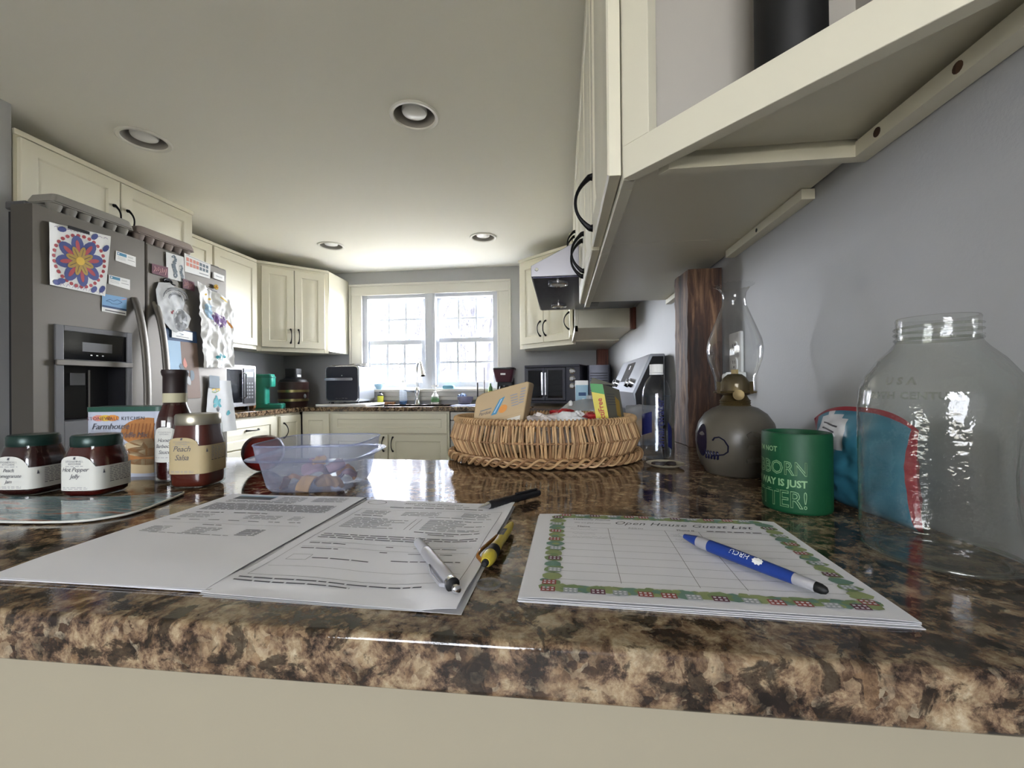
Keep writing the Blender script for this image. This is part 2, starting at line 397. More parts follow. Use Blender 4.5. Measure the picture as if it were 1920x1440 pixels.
# ground and bare trees outside
struct('ground', MB('leaf_litter').add([(-60, 4.2, -.3), (40, 4.2, -.3), (40, 60, -1), (-60, 60, -1)], [(0, 1, 2, 3)]), smooth=0)
struct('ground_rear', MB('leaf_litter').add([(-30, -2.8, -.3), (30, -2.8, -.3), (30, -40, -.3), (-30, -40, -.3)], [(0, 1, 2, 3)]), smooth=0)
def tree_mb(seed, H, R):
    r = random.Random(seed); mb = MB('bark')
    def limb(p, d, L, rad, lev):
        n = 5; pts = [p.copy()]; q = p.copy(); dd = d.copy()
        for i in range(n):
            dd = (dd + Vector((r.uniform(-1, 1), r.uniform(-1, 1), r.uniform(-.3, .5))) * (.06 if lev == 0 else .2)).normalized(); q = q + dd * L / n; pts.append(q.copy())
        mb.tube(pts, [rad * (1 - .75 * i / n) for i in range(n + 1)], 6 if lev == 0 else 4)
        if lev < 3:
            for i in range((16, 5, 4)[lev]):
                k = r.uniform(.12 if lev == 0 else .25, .98) * n; a = int(k); pp = pts[min(a, n - 1)].lerp(pts[min(a + 1, n)], k - a)
                nd = (dd * r.uniform(.3, 1) + Vector((r.uniform(-1, 1), r.uniform(-1, 1), r.uniform(-.1, .8))) * .9).normalized()
                limb(pp, nd, L * r.uniform(.18, .34) if lev == 0 else L * r.uniform(.35, .6), rad * (1 - .75 * k / n) * .42, lev + 1)
    limb(Vector((0, 0, -.5)), Vector((0, 0, 1)), H, R, 0)
    return mb
protos = [tree_mb(s, 9 + s, .055 + .02 * s) for s in range(4)]
tp = []
for i in range(64):
    Y = 8 + 17 * ((i * .618) % 1) ; f = ((i * .377 + .13) % 1)
    X = (-.53 + f * .42) * Y + .3 * sin(i * 3)
    if i < 4:
        o = protos[i].obj('bare_tree', loc=(X, Y, -.6), rotz=i); tp.append(o)
    else:
        o = tp[i % 4].copy(); C.objects.link(o); o.location = (X, Y, -.6); o.rotation_euler = (0, 0, i * 1.7); s_ = .8 + .4 * ((i * .29) % 1); o.scale = (s_, s_, s_)
    tag(o, 'slender leafless tree standing outside behind the kitchen window', 'tree', 'bare trees outside the window')

# recessed ceiling lights
def ceil_light():
    t = thing('recessed_light', 'x', 'ceiling light', (*LPOS[0], CE))
    MB('trim_ring').lathe([(.088, 0), (.1035, -.001), (.1035, -.004), (.098, -.008), (.086, -.006), (.084, 0)], 48, cap0=False, cap1=False).obj('trim_ring', t)
    MB('baffle').lathe([(.086, -.006), (.082, .03), (.074, .07), (.070, .11), (.001, .112)], 48, cap0=False).obj('baffle', t)
    MB('bulb').lathe([(.03, .08), (.045, .05), (.052, .028), (.053, .018), (.049, .010), (.03, .005), (.001, .003)], 40).obj('bulb', t)
    return t
l0 = ceil_light()
LL = ['recessed ceiling light nearest the fridge, seen at a slant above its cabinets', 'largest-looking recessed ceiling light, above the centre of the kitchen',
      'small-looking far recessed ceiling light left of the window', 'small-looking far recessed ceiling light nearest the range hood']
for i, (x, y) in enumerate(LPOS):
    o = l0 if i == 0 else dup(l0, (x, y, CE)); tag(o, LL[i], 'ceiling light', 'recessed lights in the ceiling')

# ------------------------------------------------------------------ countertops
def nosed(poly, z0, z1, r=.006): # polygon slab with a small eased top edge is left to the bevel modifier
    return MB('granite').prism(poly, z0, z1)
o = nosed([(-2.0, .275), (XR, .275), (XR, 1.74), (-.215, 1.74), (-.215, .945), (-2.0, .945)], CT - .038, CT).obj('granite_countertop', smooth=35, bevel=.0045, seg=3)
tag(o, 'brown speckled polished granite countertop in the foreground, with papers and pens on it', 'countertop')
SX0, SX1, SY0, SY1 = -1.68, -.93, 3.46, 3.80
mb = MB('granite'); z0 = CT - .038
mb.prism([(XL, 2.30), (-2.19, 2.30), (-2.19, 3.365), (SX0, 3.365), (SX0, YW), (XL, YW)], z0, CT)
mb.box(SX0, 3.365, z0, SX1, SY0, CT); mb.box(SX0, SY1, z0, SX1, YW, CT)
mb.prism([(SX1, 3.365), (-.25, 3.365), (XR, 3.365), (XR, YW), (SX1, YW)], z0, CT)
mb.box(-.215, 2.50, z0, XR, 3.365, CT)
tag(mb.obj('granite_countertop', smooth=0, bevel=.003), 'granite countertop along the far window wall, holding the sink and appliances', 'countertop')

# ------------------------------------------------------------------ cabinets
def door_mb(w, h, t=.02, fr=.055, m='cab_white'):
    mb = MB(m); rs = []
    for i, d in ((0, 0), (0, t - .003), (.003, t), (fr, t), (fr + .006, t - .008), (fr + .012, t - .008), (fr + .04, t - .001)):
        i = min(i, w / 2 - .004, h / 2 - .004)
        rs.append([(i, -d, i), (w - i, -d, i), (w - i, -d, h - i), (i, -d, h - i)])
    return mb.rings(rs)
def pull_mb(L=.115, horiz=False, proj=.032):
    mb = MB('black_metal'); n = 14; pts = []; R = []
    for i in range(n + 1):
        t = -1 + 2 * i / n; z = t * L / 2; y = -.006 - proj * (1 - abs(t) ** 2.2); pts.append((z, y, 0) if horiz else (0, y, z)); R.append((.0035 + .0035 * abs(t) ** 3))
    mb.tube(pts, R, 8)
    for s_ in (-1, 1):
        p = [(0, -.001), (0, -.008)]
        a = s_ * L / 2
        mb.tube([(a, 0, 0), (a, -.009, 0)] if horiz else [(0, 0, a), (0, -.009, a)], [.0085, .006], 10)
    return mb
def add_doors(t, doors):
    for d in doors:
        x, z, w, h, hs = d[:5]; nm = d[5] if len(d) > 5 else 'door'
        o = door_mb(w, h, fr=min(.055, h * .28)).obj(nm, t, smooth=20, loc=(x, -.002, z))
        if hs is not None:
            hx_, hz_, hor = hs; pull_mb(horiz=hor).obj('handle', o, loc=(hx_, -.02, hz_))
def cabinet(name, label, loc, rotz, w, h, d, doors, poly=None, rail=.02, crown=True, cat='cabinet'):
    t = thing(name, label, cat, loc, rotz)
    mb = MB('cab_white')
    pl = poly or [(0, .019), (w, .019), (w, d), (0, d)]
    mb.prism(pl, rail, h)
    mb.box(0, 0, 0, .035, .019, h); mb.box(w - .035, 0, 0, w, .019, h); mb.box(.035, 0, 0, w - .035, .019, .035); mb.box(.035, 0, h - .05, w - .035, .019, h)
    mb.box(.035, .012, .03, w - .035, .019, h - .05)
    if crown: mb.box(-.002, -.012, h - .022, w + .002, 0, h)
    mb.obj('cabinet_box', t, smooth=20, bevel=.0015)
    add_doors(t, doors)
    return t
H = .735
# over the fridge (faces the room from the left wall)
cabinet('upper_cabinet', 'cream wall cabinet above the fridge with two wide raised-panel doors', (-2.17, 1.445, 1.795), pi / 2, .825, .335, .63,
        [(.012, .03, .385, .275, (.355, .09, False)), (.402, .03, .405, .275, (.03, .09, False))])
cabinet('upper_cabinet', 'cream wall cabinet partly hidden behind the fridge, left of the corner cabinet', (-2.48, 2.30, 1.395), pi / 2, .90, H, .316,
        [(.02, .03, .42, H - .06, (.38, .09, False)), (.455, .03, .43, H - .06, None)])
a = sqrt(.5)
# diagonal corner cabinet left of the window, given by its face and its plan outline
def to_local(P, o, rz):
    x, y = P[0] - o[0], P[1] - o[1]; return (x * cos(-rz) - y * sin(-rz), x * sin(-rz) + y * cos(-rz))
o_ = (-2.48, 3.20); W_ = .5615
pl = [to_local(p, o_, pi / 4) for p in ((-2.48 - .0134, 3.20 + .0134), (-2.083 - .0134, 3.597 + .0134), (-2.083, 3.61), (-2.10, 3.998), (-2.79, 3.998), (-2.79, 3.2))]
cabinet('corner_cabinet', 'cream diagonal corner cabinet with two doors left of the window', (*o_, 1.385), pi / 4, W_, H + .01, .3,
        [(.035, .035, .243, H - .07, (.215, .10, False)), (.283, .035, .243, H - .07, (.028, .10, False))], poly=pl)
o_ = (-.3418, 3.529); rz = -atan2(.3675, .4365); W_ = .5706; nn = Vector((sin(-rz) * .019, cos(rz) * .019))
pl = [to_local(p, o_, rz) for p in ((-.3418 + nn.x, 3.529 + nn.y), (.0947 + nn.x, 3.1615 + nn.y), (.10, 3.158), (XR - .002, 3.158), (XR - .002, 3.998), (-.33, 3.998), (-.335, 3.55))]
cabinet('corner_cabinet', 'cream diagonal corner cabinet with two doors behind the range hood', (*o_, 1.385), rz, W_, H + .01, .3,
        [(.03, .035, .253, H - .07, (.225, .11, False)), (.287, .035, .253, H - .07, (.025, .11, False))], poly=pl)
# its flank towards the range: a single narrow door facing the aisle
t = thing('upper_cabinet', 'cream wall cabinet flank and narrow door between the hood and the far corner cabinet', 'cabinet', (.10, 3.155, 1.395), -pi / 2)
mb = MB('cab_white').box(0, .0, .02, .655, .322, H); mb.box(0, -.019, 0, .655, 0, .035); mb.box(0, -.019, 0, .03, 0, H); mb.box(.62, -.019, 0, .655, 0, H)
MATS['cab_white']
mb.obj('cabinet_box', t, bevel=.0015)
add_doors(t, [(.02, .025, .27, H - .05, (.235, .10, False))])
for ch in t.children:
    if ch.name.startswith('door'): ch.location.y -= .019
MB('red_wood').box(XR - .03, 2.462, 1.40, XR - .001, 2.497, 2.1).obj('filler_strip', None)
tag(bpy.data.objects['filler_strip'], 'dark brown wooden filler strip on the right wall beside the far cabinets', 'wood strip')
# run above the right counter
t = cabinet('upper_cabinet', 'cream wall cabinet nearest the camera on the right, one door edge-on', (.095, 1.005, 1.39), -pi / 2, .355, H, .325,
        [(.012, .012, .335, H - .03, (.03, .09, False))])
t = cabinet('upper_cabinet', 'cream two-door wall cabinet between the nearest one and the range hood', (.095, 1.70, 1.39), -pi / 2, .693, H, .325,
        [(.012, .012, .333, H - .03, (.303, .09, False)), (.349, .012, .333, H - .03, (.03, .09, False))])
cabinet('upper_cabinet', 'short cream wall cabinet over the range hood, two doors edge-on', (.095, 2.462, 1.68), -pi / 2, .758, .445, .325,
        [(.012, .012, .362, .42, (.33, .07, False)), (.382, .012, .362, .42, (.03, .07, False))])
# cleats under the run
for nm, y0, y1, lb in (('mounting_cleat', .76, 1.09, 'thin painted mounting cleat under the right wall cabinets, nearer to the camera'), ('mounting_cleat', 1.33, 1.69, 'thin painted mounting cleat under the right wall cabinets, beyond the timber post')):
    mb = MB('cab_white').box(XR - .022, y0, 1.391, XR - .001, y1, 1.408); mb.m('black').lathe([(.004, 0), (.004, .001)], 10, T(XR - .0225, (y0 + y1) / 2, 1.399) @ RY(pi / 2))
    tag(mb.obj(nm, smooth=0), lb, 'cleat', 'cleats under the wall cabinets')
# open diagonal end shelf
t = thing('open_shelf_unit', 'open diagonal end shelf of the right wall cabinets, nearest the camera', 'shelf', (.095, .645, 1.39))
A = (0, 0); B = (.328, 0); D = (.328, -.365)
mb = MB('cab_white').prism([(.012, 0), (.328, 0), (.328, -.345)], .035, .05); mb.obj('bottom_panel', t, smooth=0)
mb = MB('cab_white').prism([(.05, -.004), (.328, -.004), (.328, -.02), (.06, -.02)], .0, .016); mb.box(.305, -.33, 0, .328, -.0205, .02)
mb.m('post_wood')
for yy in (-.06, -.17): mb.lathe([(.006, 0), (.006, .001)], 12, T(.3045, yy, .010) @ RY(pi / 2))
mb.obj('support_rail', t, smooth=0)
MB('shelf_inner_shaded').box(.005, -.004, .05, .328, .004, H).obj('side_panel', t, smooth=0)
MB('shelf_inner_shaded').box(.318, -.345, .05, .328, 0, H).obj('back_panel', t, smooth=0)
L = sqrt(.328 ** 2 + .365 ** 2); an = -atan2(.365, .328); Mf = RZ(an)
mb = MB('cab_white').box(0, -.0, 0, L, .019, .048, Mf); mb.box(0, 0, .048, .045, .019, H, Mf); mb.box(L - .04, 0, .048, L, .019, H, Mf); mb.box(.045, 0, H - .05, L - .04, .019, H, Mf)
mb.obj('face_frame', t, smooth=0, bevel=.001)
MB('cab_white').prism([(.012, 0), (.328, 0), (.328, -.345)], H - .02, H).obj('top_panel', t, smooth=0)

# base cabinets
def base_cab(name, label, loc, rz, w, doors, d=.58, top=.875):
    t = thing(name, label, 'cabinet', loc, rz)
    MB('cab_white').box(0, 0, .1, w, .02, .875).box(0, .02, .1, w, d, top).box(0, .06, 0, w, d, .1).obj('cabinet_box', t, bevel=.0015); add_doors(t, doors); return t
base_cab('base_cabinet', 'white sink base cabinet under the window with a wide false front', (-2.20, 3.385, 0), 0, 1.285,
         [(.01, .115, .24, .745, None), (.275, .695, .995, .165, None, 'false_front'), (.275, .115, .49, .57, (.455, .49, False)), (.775, .115, .495, .57, (.035, .49, False))], top=.70)
base_cab('base_cabinet', 'white drawer cabinet between the fridge and the corner, under the microwave', (-2.22, 2.30, 0), pi / 2, .76,
         [(.02, .66, .72, .20, (.47, .12, True), 'drawer'), (.02, .40, .72, .25, (.47, .14, True), 'drawer'), (.02, .12, .72, .27, (.47, .15, True), 'drawer')], d=.55)
base_cab('base_cabinet', 'narrow white corner base cabinet door right of the drawers', (-2.22, 3.065, 0), pi / 2, .31,
         [(.035, .12, .26, .735, (.035, .62, False))], d=.55)
base_cab('base_cabinet', 'white base cabinet under the right counter, hidden behind the basket', (-.19, 1.74, 0), -pi / 2, .75, [(.02, .12, .35, .735, None), (.38, .12, .35, .735, None)])
base_cab('base_cabinet', 'white base cabinet under the near granite counter on its kitchen side', (XR - .02, .92, 0), pi, 2.4, [(.66, .12, .4, .735, None), (1.08, .12, .4, .735, None), (1.5, .12, .4, .735, None), (1.92, .12, .4, .735, None)], d=.54)
base_cab('base_cabinet', 'white base cabinet in the far right corner beside the range', (-.19, 3.36, 0), -pi / 2, .84, [(.42, .12, .4, .735, None)])
# dishwasher
mat('dishwasher_front', 'b4b2ae', .35, .2)
t = thing('dishwasher', 'pale grey dishwasher right of the sink cabinet, behind the basket', 'dishwasher', (-.905, 3.40, 0))
MB('dishwasher_front').box(0, -.02, .11, .60, .0, .80).obj('door', t, bevel=.003); MB('dishwasher_front').box(0, -.018, .805, .60, 0, .87).obj('control_panel', t, bevel=.003)
MB('dark_plastic').box(.005, 0, .0, .595, .55, .872).obj('tub', t)
# ------------------------------------------------------------------ fridge
def rbox(mb, x0, y0, z0, x1, y1, z1, r, ax='z', M=None, n=4):
    if ax == 'z': P = [[(x, y, z) for x, y in rrect(x0, y0, x1, y1, r, n)] for z in (z0, z1)]
    elif ax == 'y': P = [[(x, y, z) for x, z in rrect(x0, z0, x1, z1, r, n)] for y in (y0, y1)]
    else: P = [[(x, y, z) for y, z in rrect(y0, z0, y1, z1, r, n)] for x in (x0, x1)]
    return mb.rings(P, M=M)
FX = -1.95
t = thing('fridge', 'stainless steel side-by-side fridge covered in papers and magnets', 'fridge', (-2.35, 1.815, 0))
ox, oy = -2.35, 1.815
def fb(mb, x0, y0, z0, x1, y1, z1): return mb.box(x0 - ox, y0 - oy, z0, x1 - ox, y1 - oy, z1)
fb(MB('grey_plastic'), -2.78, 1.445, .02, -2.075, 2.27, 1.765).obj('body', t, bevel=.004)
m_ = MB('gasket'); fb(m_, -2.08, 1.372, .06, -2.045, 1.775, 1.76); fb(m_, -2.08, 1.793, .06, -2.045, 2.26, 1.76); m_.obj('door_gasket', t)
mb = MB('grey_plastic'); fb(mb, -2.08, 1.36, 1.765, -1.99, 1.44, 1.795); fb(mb, -2.08, 2.19, 1.765, -1.99, 2.27, 1.795); mb.obj('hinge_cover', t, bevel=.006)
mb = MB('steel'); dy0, dy1, dz0, dz1 = 1.448, 1.690, .957, 1.19
fb(mb, -2.045, 1.355, .06, FX, dy0, 1.778); fb(mb, -2.045, dy1, .06, FX, 1.781, 1.778); fb(mb, -2.045, dy0, .06, FX, dy1, dz0); fb(mb, -2.045, dy0, dz1, FX, dy1, 1.778)
ld = mb.obj('freezer_door', t, smooth=0)
mb = MB('steel'); fb(mb, -2.045, 1.787, .06, FX, 2.275, 1.778); rd = mb.obj('fridge_door', t, smooth=0, bevel=.008)
mb = MB('grey_plastic')                                         # dispenser surround
for a in ((1.419, .80, 1.448, 1.337), (1.690, .80, 1.714, 1.337), (1.448, 1.315, 1.690, 1.337), (1.448, 1.19, 1.690, 1.203), (1.448, .80, 1.690, .957)):
    fb(mb, FX, a[0], a[1], FX + .008, a[2], a[3])
mb.m('steel'); fb(mb, FX, 1.419, 1.178, FX + .014, 1.714, 1.200)
mb.obj('dispenser_frame', t, bevel=.002)
mb = MB('black_gloss'); fb(mb, FX, 1.448, 1.203, FX + .004, 1.690, 1.315); mb.m('grey_plastic'); fb(mb, FX + .004, 1.515, 1.238, FX + .0045, 1.630, 1.276)
mb.m('white'); [fb(mb, FX + .004, 1.545 + .022 * i, 1.222, FX + .0045, 1.552 + .022 * i, 1.226) for i in range(3)]
mb.obj('display_panel', t, smooth=0)
mb = MB('dark_plastic'); fb(mb, -2.04, dy0, dz0, -2.035, dy1, dz1); fb(mb, -2.035, dy0, dz0, FX, dy0 + .003, dz1); fb(mb, -2.035, dy1 - .003, dz0, FX, dy1, dz1)
fb(mb, -2.035, dy0, dz1 - .004, FX, dy1, dz1); fb(mb, -2.035, dy0, dz0, FX, dy1, dz0 + .004)
mb.m('grey_plastic'); fb(mb, -2.03, 1.50, 1.10, -1.985, 1.555, 1.15)
mb.m('chrome'); fb(mb, -2.033, 1.60, 1.0, -2.028, 1.608, 1.165); mb.obj('dispenser_recess', t, smooth=0)
for yy, nm, d in ((1.735, 'handle', ld), (1.833, 'handle', rd)):
    pts = bez((FX - .004 - ox, yy - oy, 1.50), (FX + .085 - ox, yy - oy, 1.33), (FX + .085 - ox, yy - oy, .75), (FX - .004 - ox, yy - oy, .58), 24)
    mb = MB('steel').tube(pts, [(.017, .011)] * 25, 12, flat=(0, 1, 0)); mb.obj(nm, d, smooth=60)

# papers and magnets on the fridge doors: surface points are (y, z) on the door, o = stand-off
def fsheet(name, label, cat, c, stand=.002, amp=.0, fs=18, base='white', decals=None, thick=.0006, n=14, seed=0, curl=None, group=None, ridge=False):
    """c: four corners (y,z) top-left, top-right, bottom-right, bottom-left"""
    yc = sum(p[0] for p in c) / 4; zc = min(p[1] for p in c)
    def P(u, v, off=0):
        a = [c[3][i] * (1 - u) * (1 - v) + c[2][i] * u * (1 - v) + c[0][i] * (1 - u) * v + c[1][i] * u * v for i in (0, 1)]
        d = stand
        if ridge: d += amp * (2.2 - 2.4 * abs(noise.noise(Vector((a[0] * fs, a[1] * fs, seed)))) - 1.6 * abs(noise.noise(Vector((a[0] * fs * 2.3, a[1] * fs * 2.3, seed + 5)))) + .5 * noise.noise(Vector((a[0] * fs * .5, a[1] * fs * .5, seed + 9))))
        elif amp: d += amp * (1 + noise.noise(Vector((a[0] * fs, a[1] * fs, seed * 3.1))) + .5 * noise.noise(Vector((a[0] * fs * 3, a[1] * fs * 3, seed + 9.1))))
        if curl: d += curl(u, v)
        return (d + off, a[0] - yc, a[1] - zc)
    mb = MB(base); g = [[P(i / n, j / n) for i in range(n + 1)] for j in range(n + 1)]
    vs = [p for r in g for p in r]; fs_ = [(j * (n + 1) + i, j * (n + 1) + i + 1, (j + 1) * (n + 1) + i + 1, (j + 1) * (n + 1) + i) for j in range(n) for i in range(n)]
    mb.add(vs, fs_)
    mb.add([(p[0] - thick, p[1], p[2]) for p in vs], fs_)
    k = len(vs)
    mb.f += [(i, i + 1, i + 1 + k, i + k) for i in range(n)]; mb.fm += [base] * n
    if decals: decals(mb, P)
    o = mb.obj(name, smooth=60 if amp < .004 else 80, recalc=False); o.location = (FX, yc, zc)
    return tag(o, label, cat, group)
def blob(mb, P, m, cu, cv, ru, rv, n=14, off=.0006, rot=0, jit=0, seed=1, p=1):
    r = random.Random(seed); ring = []
    for i in range(n):
        a = 2 * pi * i / n; k = 1 + jit * r.uniform(-1, 1)
        x, y = ru * k * cos(a), rv * k * sin(a); ring.append((cu + x * cos(rot) - y * sin(rot), cv + x * sin(rot) + y * cos(rot)))
    mb.m(m); K = 1 + int(max(ru, rv) / .05); vs = [P(cu, cv, off)]
    for k in range(1, K + 1): vs += [P(min(max(cu + (u - cu) * k / K, 0), 1), min(max(cv + (v - cv) * k / K, 0), 1), off) for u, v in ring]
    mb.add(vs, [(0, 1 + i, 1 + (i + 1) % n) for i in range(n)] + [(1 + k * n + i, 1 + (k + 1) * n + i, 1 + (k + 1) * n + (i + 1) % n, 1 + k * n + (i + 1) % n) for k in range(K - 1) for i in range(n)])
def strip(mb, P, m, u0, v0, u1, v1, off=.0006, n=4):
    mb.m(m)
    for i in range(n):
        a, b = u0 + (u1 - u0) * i / n, u0 + (u1 - u0) * (i + 1) / n
        mb.quad([P(a, v0, off), P(b, v0, off), P(b, v1, off), P(a, v1, off)])
def scrib(mb, P, m, pts, w, off=.0007):
    mb.m(m)
    for (a, b), (c_, d) in zip(pts, pts[1:]):
        L = sqrt((c_ - a) ** 2 + (d - b) ** 2) or 1; nx, ny = -(d - b) / L * w, (c_ - a) / L * w
        mb.quad([P(a + nx, b + ny, off), P(a - nx, b - ny, off), P(c_ - nx, d - ny, off), P(c_ + nx, d + ny, off)])
for n_, c_ in (('ink_red', 'a8434a'), ('ink_blue', '3f4a86'), ('ink_gold', 'a98a3c'), ('ink_yellow', 'd8b23e'), ('ink_purple', '7a5593'), ('ink_teal', '2f8f98'), ('ink_sky', '9dbdd6'),
               ('ink_grey', '77797c'), ('ink_dark', '3a3a40'), ('ink_pink', 'c08a8a'), ('ink_green', '6d8b4a'), ('ink_orange', 'd08a3c'), ('paper', 'd6d6d4'), ('paper_shade', 'b6b8b8'),
               ('card_blue', '3d7fa0'), ('magenta_dark', '6a3f4c'), ('photo_brown', '7d6658'), ('card_sea', '6f9cc4'), ('navy_ink', '2a4a72'), ('ink_slate', '66737c'), ('ink_coral', 'd28a7a')):
    mat(n_, c_, .6)
def mandala(mb, P):
    cu, cv = .50, .48
    for q in range(30):
        a = 2 * pi * q / 30; blob(mb, P, 'ink_red', cu + .43 * cos(a), cv + .41 * sin(a), .035, .03, 8, .0006)
    blob(mb, P, 'paper', cu, cv, .405, .385, 28, .0009)
    for q in range(8):
        a = 2 * pi * q / 8 + .2; blob(mb, P, 'ink_blue', cu + .25 * cos(a), cv + .25 * sin(a), .16, .105, 14, .0012 + q * .00003, a)
    for q in range(8):
        a = 2 * pi * q / 8 + .2; blob(mb, P, 'ink_red', cu + .24 * cos(a), cv + .24 * sin(a), .10, .035, 12, .0016, a)
    for q in range(8):
        a = 2 * pi * q / 8 + .55; blob(mb, P, 'ink_gold', cu + .14 * cos(a), cv + .14 * sin(a), .105, .05, 12, .002 + q * .00003, a)
        scrib(mb, P, 'ink_dark', [(cu + .08 * cos(a), cv + .08 * sin(a)), (cu + .2 * cos(a), cv + .2 * sin(a))], .004, .0024)
    blob(mb, P, 'ink_yellow', cu, cv, .075, .065, 14, .0028)
    for (u, v) in ((.2, .93), (.72, .93), (.93, .78), (.12, .06), (.2, .1), (.78, .07), (.93, .1)): blob(mb, P, 'ink_blue', u, v, .07, .045, 9, .0008, u)
    for q in range(9):
        for k in (0, 1):
            u = .08 + .1 * q; scrib(mb, P, 'ink_purple', [(u, .02 + .92 * k), (u + .03, .07 + .89 * k), (u + .07, .03 + .91 * k)], .003, .0007)
fsheet('coloring_page', 'crumpled coloring page of a blue, red and yellow flower on the fridge', 'drawing', ((1.40, 1.725), (1.625, 1.748), (1.60, 1.482), (1.402, 1.485)), stand=.004, amp=.0018, fs=9, decals=mandala, n=28,
       curl=lambda u, v: .025 * max(0, .12 - u) + .02 * max(0, u - .9))
def bar_magnet(y0, z0, L, an, label):
    mb = MB('dark_plastic').box(0, -L / 2, -.006, .006, L / 2, .006, RX(an)); o = mb.obj('bar_magnet', smooth=0, bevel=.001); o.location = (FX + .011, y0, z0); tag(o, label, 'magnet')
bar_magnet(1.497, 1.728, .075, .02, 'black bar magnet holding the flower coloring page')
bar_magnet(2.145, 1.628, .085, -.04, 'grey-black bar magnet above the large crumpled painting')
def card(mb, P):
    strip(mb, P, 'card_blue', .06, .62, .52, .92); blob(mb, P, 'white', .12, .77, .04, .09, 8, .0012)
    for v in (.78, .68): strip(mb, P, 'ink_grey', .58, v, .85, v + .025)
    for v in (.5, .38, .26): strip(mb, P, 'ink_grey', .08, v, .48, v + .02)
    strip(mb, P, 'ink_dark', .58, .44, .94, .475)
fsheet('business_card', 'white business card with a blue block, the upper of two on the fridge', 'card', ((1.651, 1.694), (1.738, 1.692), (1.738, 1.645), (1.648, 1.650)), decals=card, n=2, group='business cards on the fridge')
fsheet('business_card', 'white business card with a blue block, the lower of two on the fridge', 'card', ((1.620, 1.580), (1.711, 1.580), (1.7106, 1.533), (1.619, 1.540)), decals=card, n=2, group='business cards on the fridge')
def sea(mb, P):
    strip(mb, P, 'card_sea', 0, .25, 1, 1); strip(mb, P, 'navy_ink', 0, .25, 1, .36, .0009)
    scrib(mb, P, 'navy_ink', [(.15, .62), (.3, .75), (.45, .68), (.6, .8), (.8, .7), (.62, .55), (.4, .52), (.3, .6), (.15, .62)], .012, .001)
    scrib(mb, P, 'ink_coral', [(.78, .85), (.97, .93)], .02, .001); strip(mb, P, 'ink_dark', .12, .08, .95, .13, .001)
fsheet('postcard', 'small blue picture card with a sea creature, on the fridge above the dispenser', 'postcard', ((1.593, 1.492), (1.696, 1.494), (1.693, 1.413), (1.591, 1.416)), decals=sea, n=3)
def horse(mb, P):
    for cu, k, h in ((.40, 1, .6), (.80, .72, .42)):
        pts = [(cu - .10 * k, .86), (cu, .93), (cu + .12 * k, .86), (cu + .10 * k, .72), (cu - .02 * k, .62), (cu + .02 * k, .45), (cu + .12 * k, .28), (cu + .14 * k, .15), (cu + .02 * k, .10), (cu - .02 * k, .2), (cu + .05 * k, .24)]
        if k < 1: pts = [(a, b * .68) for a, b in pts]
        W = (.03, .06, .07, .08, .11, .10, .06, .04, .03, .025)
        for i in range(len(pts) - 1): scrib(mb, P, 'ink_slate', pts[i:i + 2], W[i] * k, .0008 + i * .00002)
        blob(mb, P, 'white', pts[1][0] - .02, pts[1][1] - .03, .03, .02, 8, .0013); blob(mb, P, 'ink_dark', pts[1][0] - .02, pts[1][1] - .03, .014, .01, 8, .0015)
fsheet('seahorse_drawing', 'small white drawing of two grey seahorses on the fridge', 'drawing', ((1.885, 1.762), (1.985, 1.765), (1.991, 1.634), (1.89, 1.634)), stand=.004, amp=.001, decals=horse, base='paper')
def cal(mb, P):
    for i in range(7):
        for j in range(2): strip(mb, P, 'ink_coral' if i < 4 and j == 0 or i < 4 else 'ink_slate', .06 + i * .125, .35 + j * .27, .155 + i * .125, .55 + j * .27, .0008, 1)
    strip(mb, P, 'ink_grey', .55, .14, .92, .19); strip(mb, P, 'ink_grey', .06, .93, .9, .95)
fsheet('calendar_magnet', 'pale calendar card with rows of coral and grey squares at the fridge top', 'calendar', ((1.988, 1.788), (2.154, 1.775), (2.150, 1.694), (1.990, 1.692)), stand=.006, decals=cal, n=3)
def mtex(mb, P):
    for q in range(7): scrib(mb, P, 'ink_pink', [(.1 + .12 * q, .2 + .1 * (q % 3)), (.2 + .11 * q, .5), (.16 + .12 * q, .8 - .1 * (q % 2))], .02, .0008)
fsheet('photo_magnet', 'dark maroon photo magnet left of the seahorse drawing', 'magnet', ((1.812, 1.683), (1.895, 1.687), (1.895, 1.634), (1.812, 1.637)), stand=.006, base='magenta_dark', decals=mtex, n=2, group='maroon magnets on the fridge')
fsheet('photo_magnet', 'dark maroon photo magnet below the seahorse drawing', 'magnet', ((1.975, 1.652), (2.045, 1.648), (2.045, 1.60), (1.975, 1.603)), stand=.009, base='magenta_dark', decals=mtex, n=2, group='maroon magnets on the fridge')
def wmag(mb, P): strip(mb, P, 'ink_grey', .2, .45, .8, .55)
fsheet('white_magnet', 'small white rectangular magnet near the top right corner of the fridge', 'magnet', ((2.168, 1.737), (2.243, 1.733), (2.243, 1.700), (2.168, 1.702)), stand=.012, thick=.01, decals=wmag, n=1)
mb = MB('ink_yellow').lathe([(.006, 0), (.008, .012)], 12, RY(pi / 2))
for q in range(8): mb.lathe([(.002, .006), (.005, .010), (.002, .014)], 8, RX(q * pi / 4) @ T(0, .011, 0) @ RY(pi / 2))
mb.m('ink_orange').lathe([(.005, .01), (.004, .017), (.001, .018)], 10, RY(pi / 2))
o = mb.obj('flower_magnet'); o.location = (FX + .001, 2.186, 1.656); tag(o, 'small yellow flower magnet on the fridge', 'magnet')
mb = MB('black_metal').tube([(0.004, .022 * cos(a), .012 * sin(a)) for a in [i * .7 for i in range(9)]], .004, 6, closed=True); mb.lathe([(.012, 0), (.012, .006)], 12, RY(pi / 2)); mb.tube([(.006, 0, 0), (.012, .02, -.012), (.008, .035, -.01)], .004, 6)
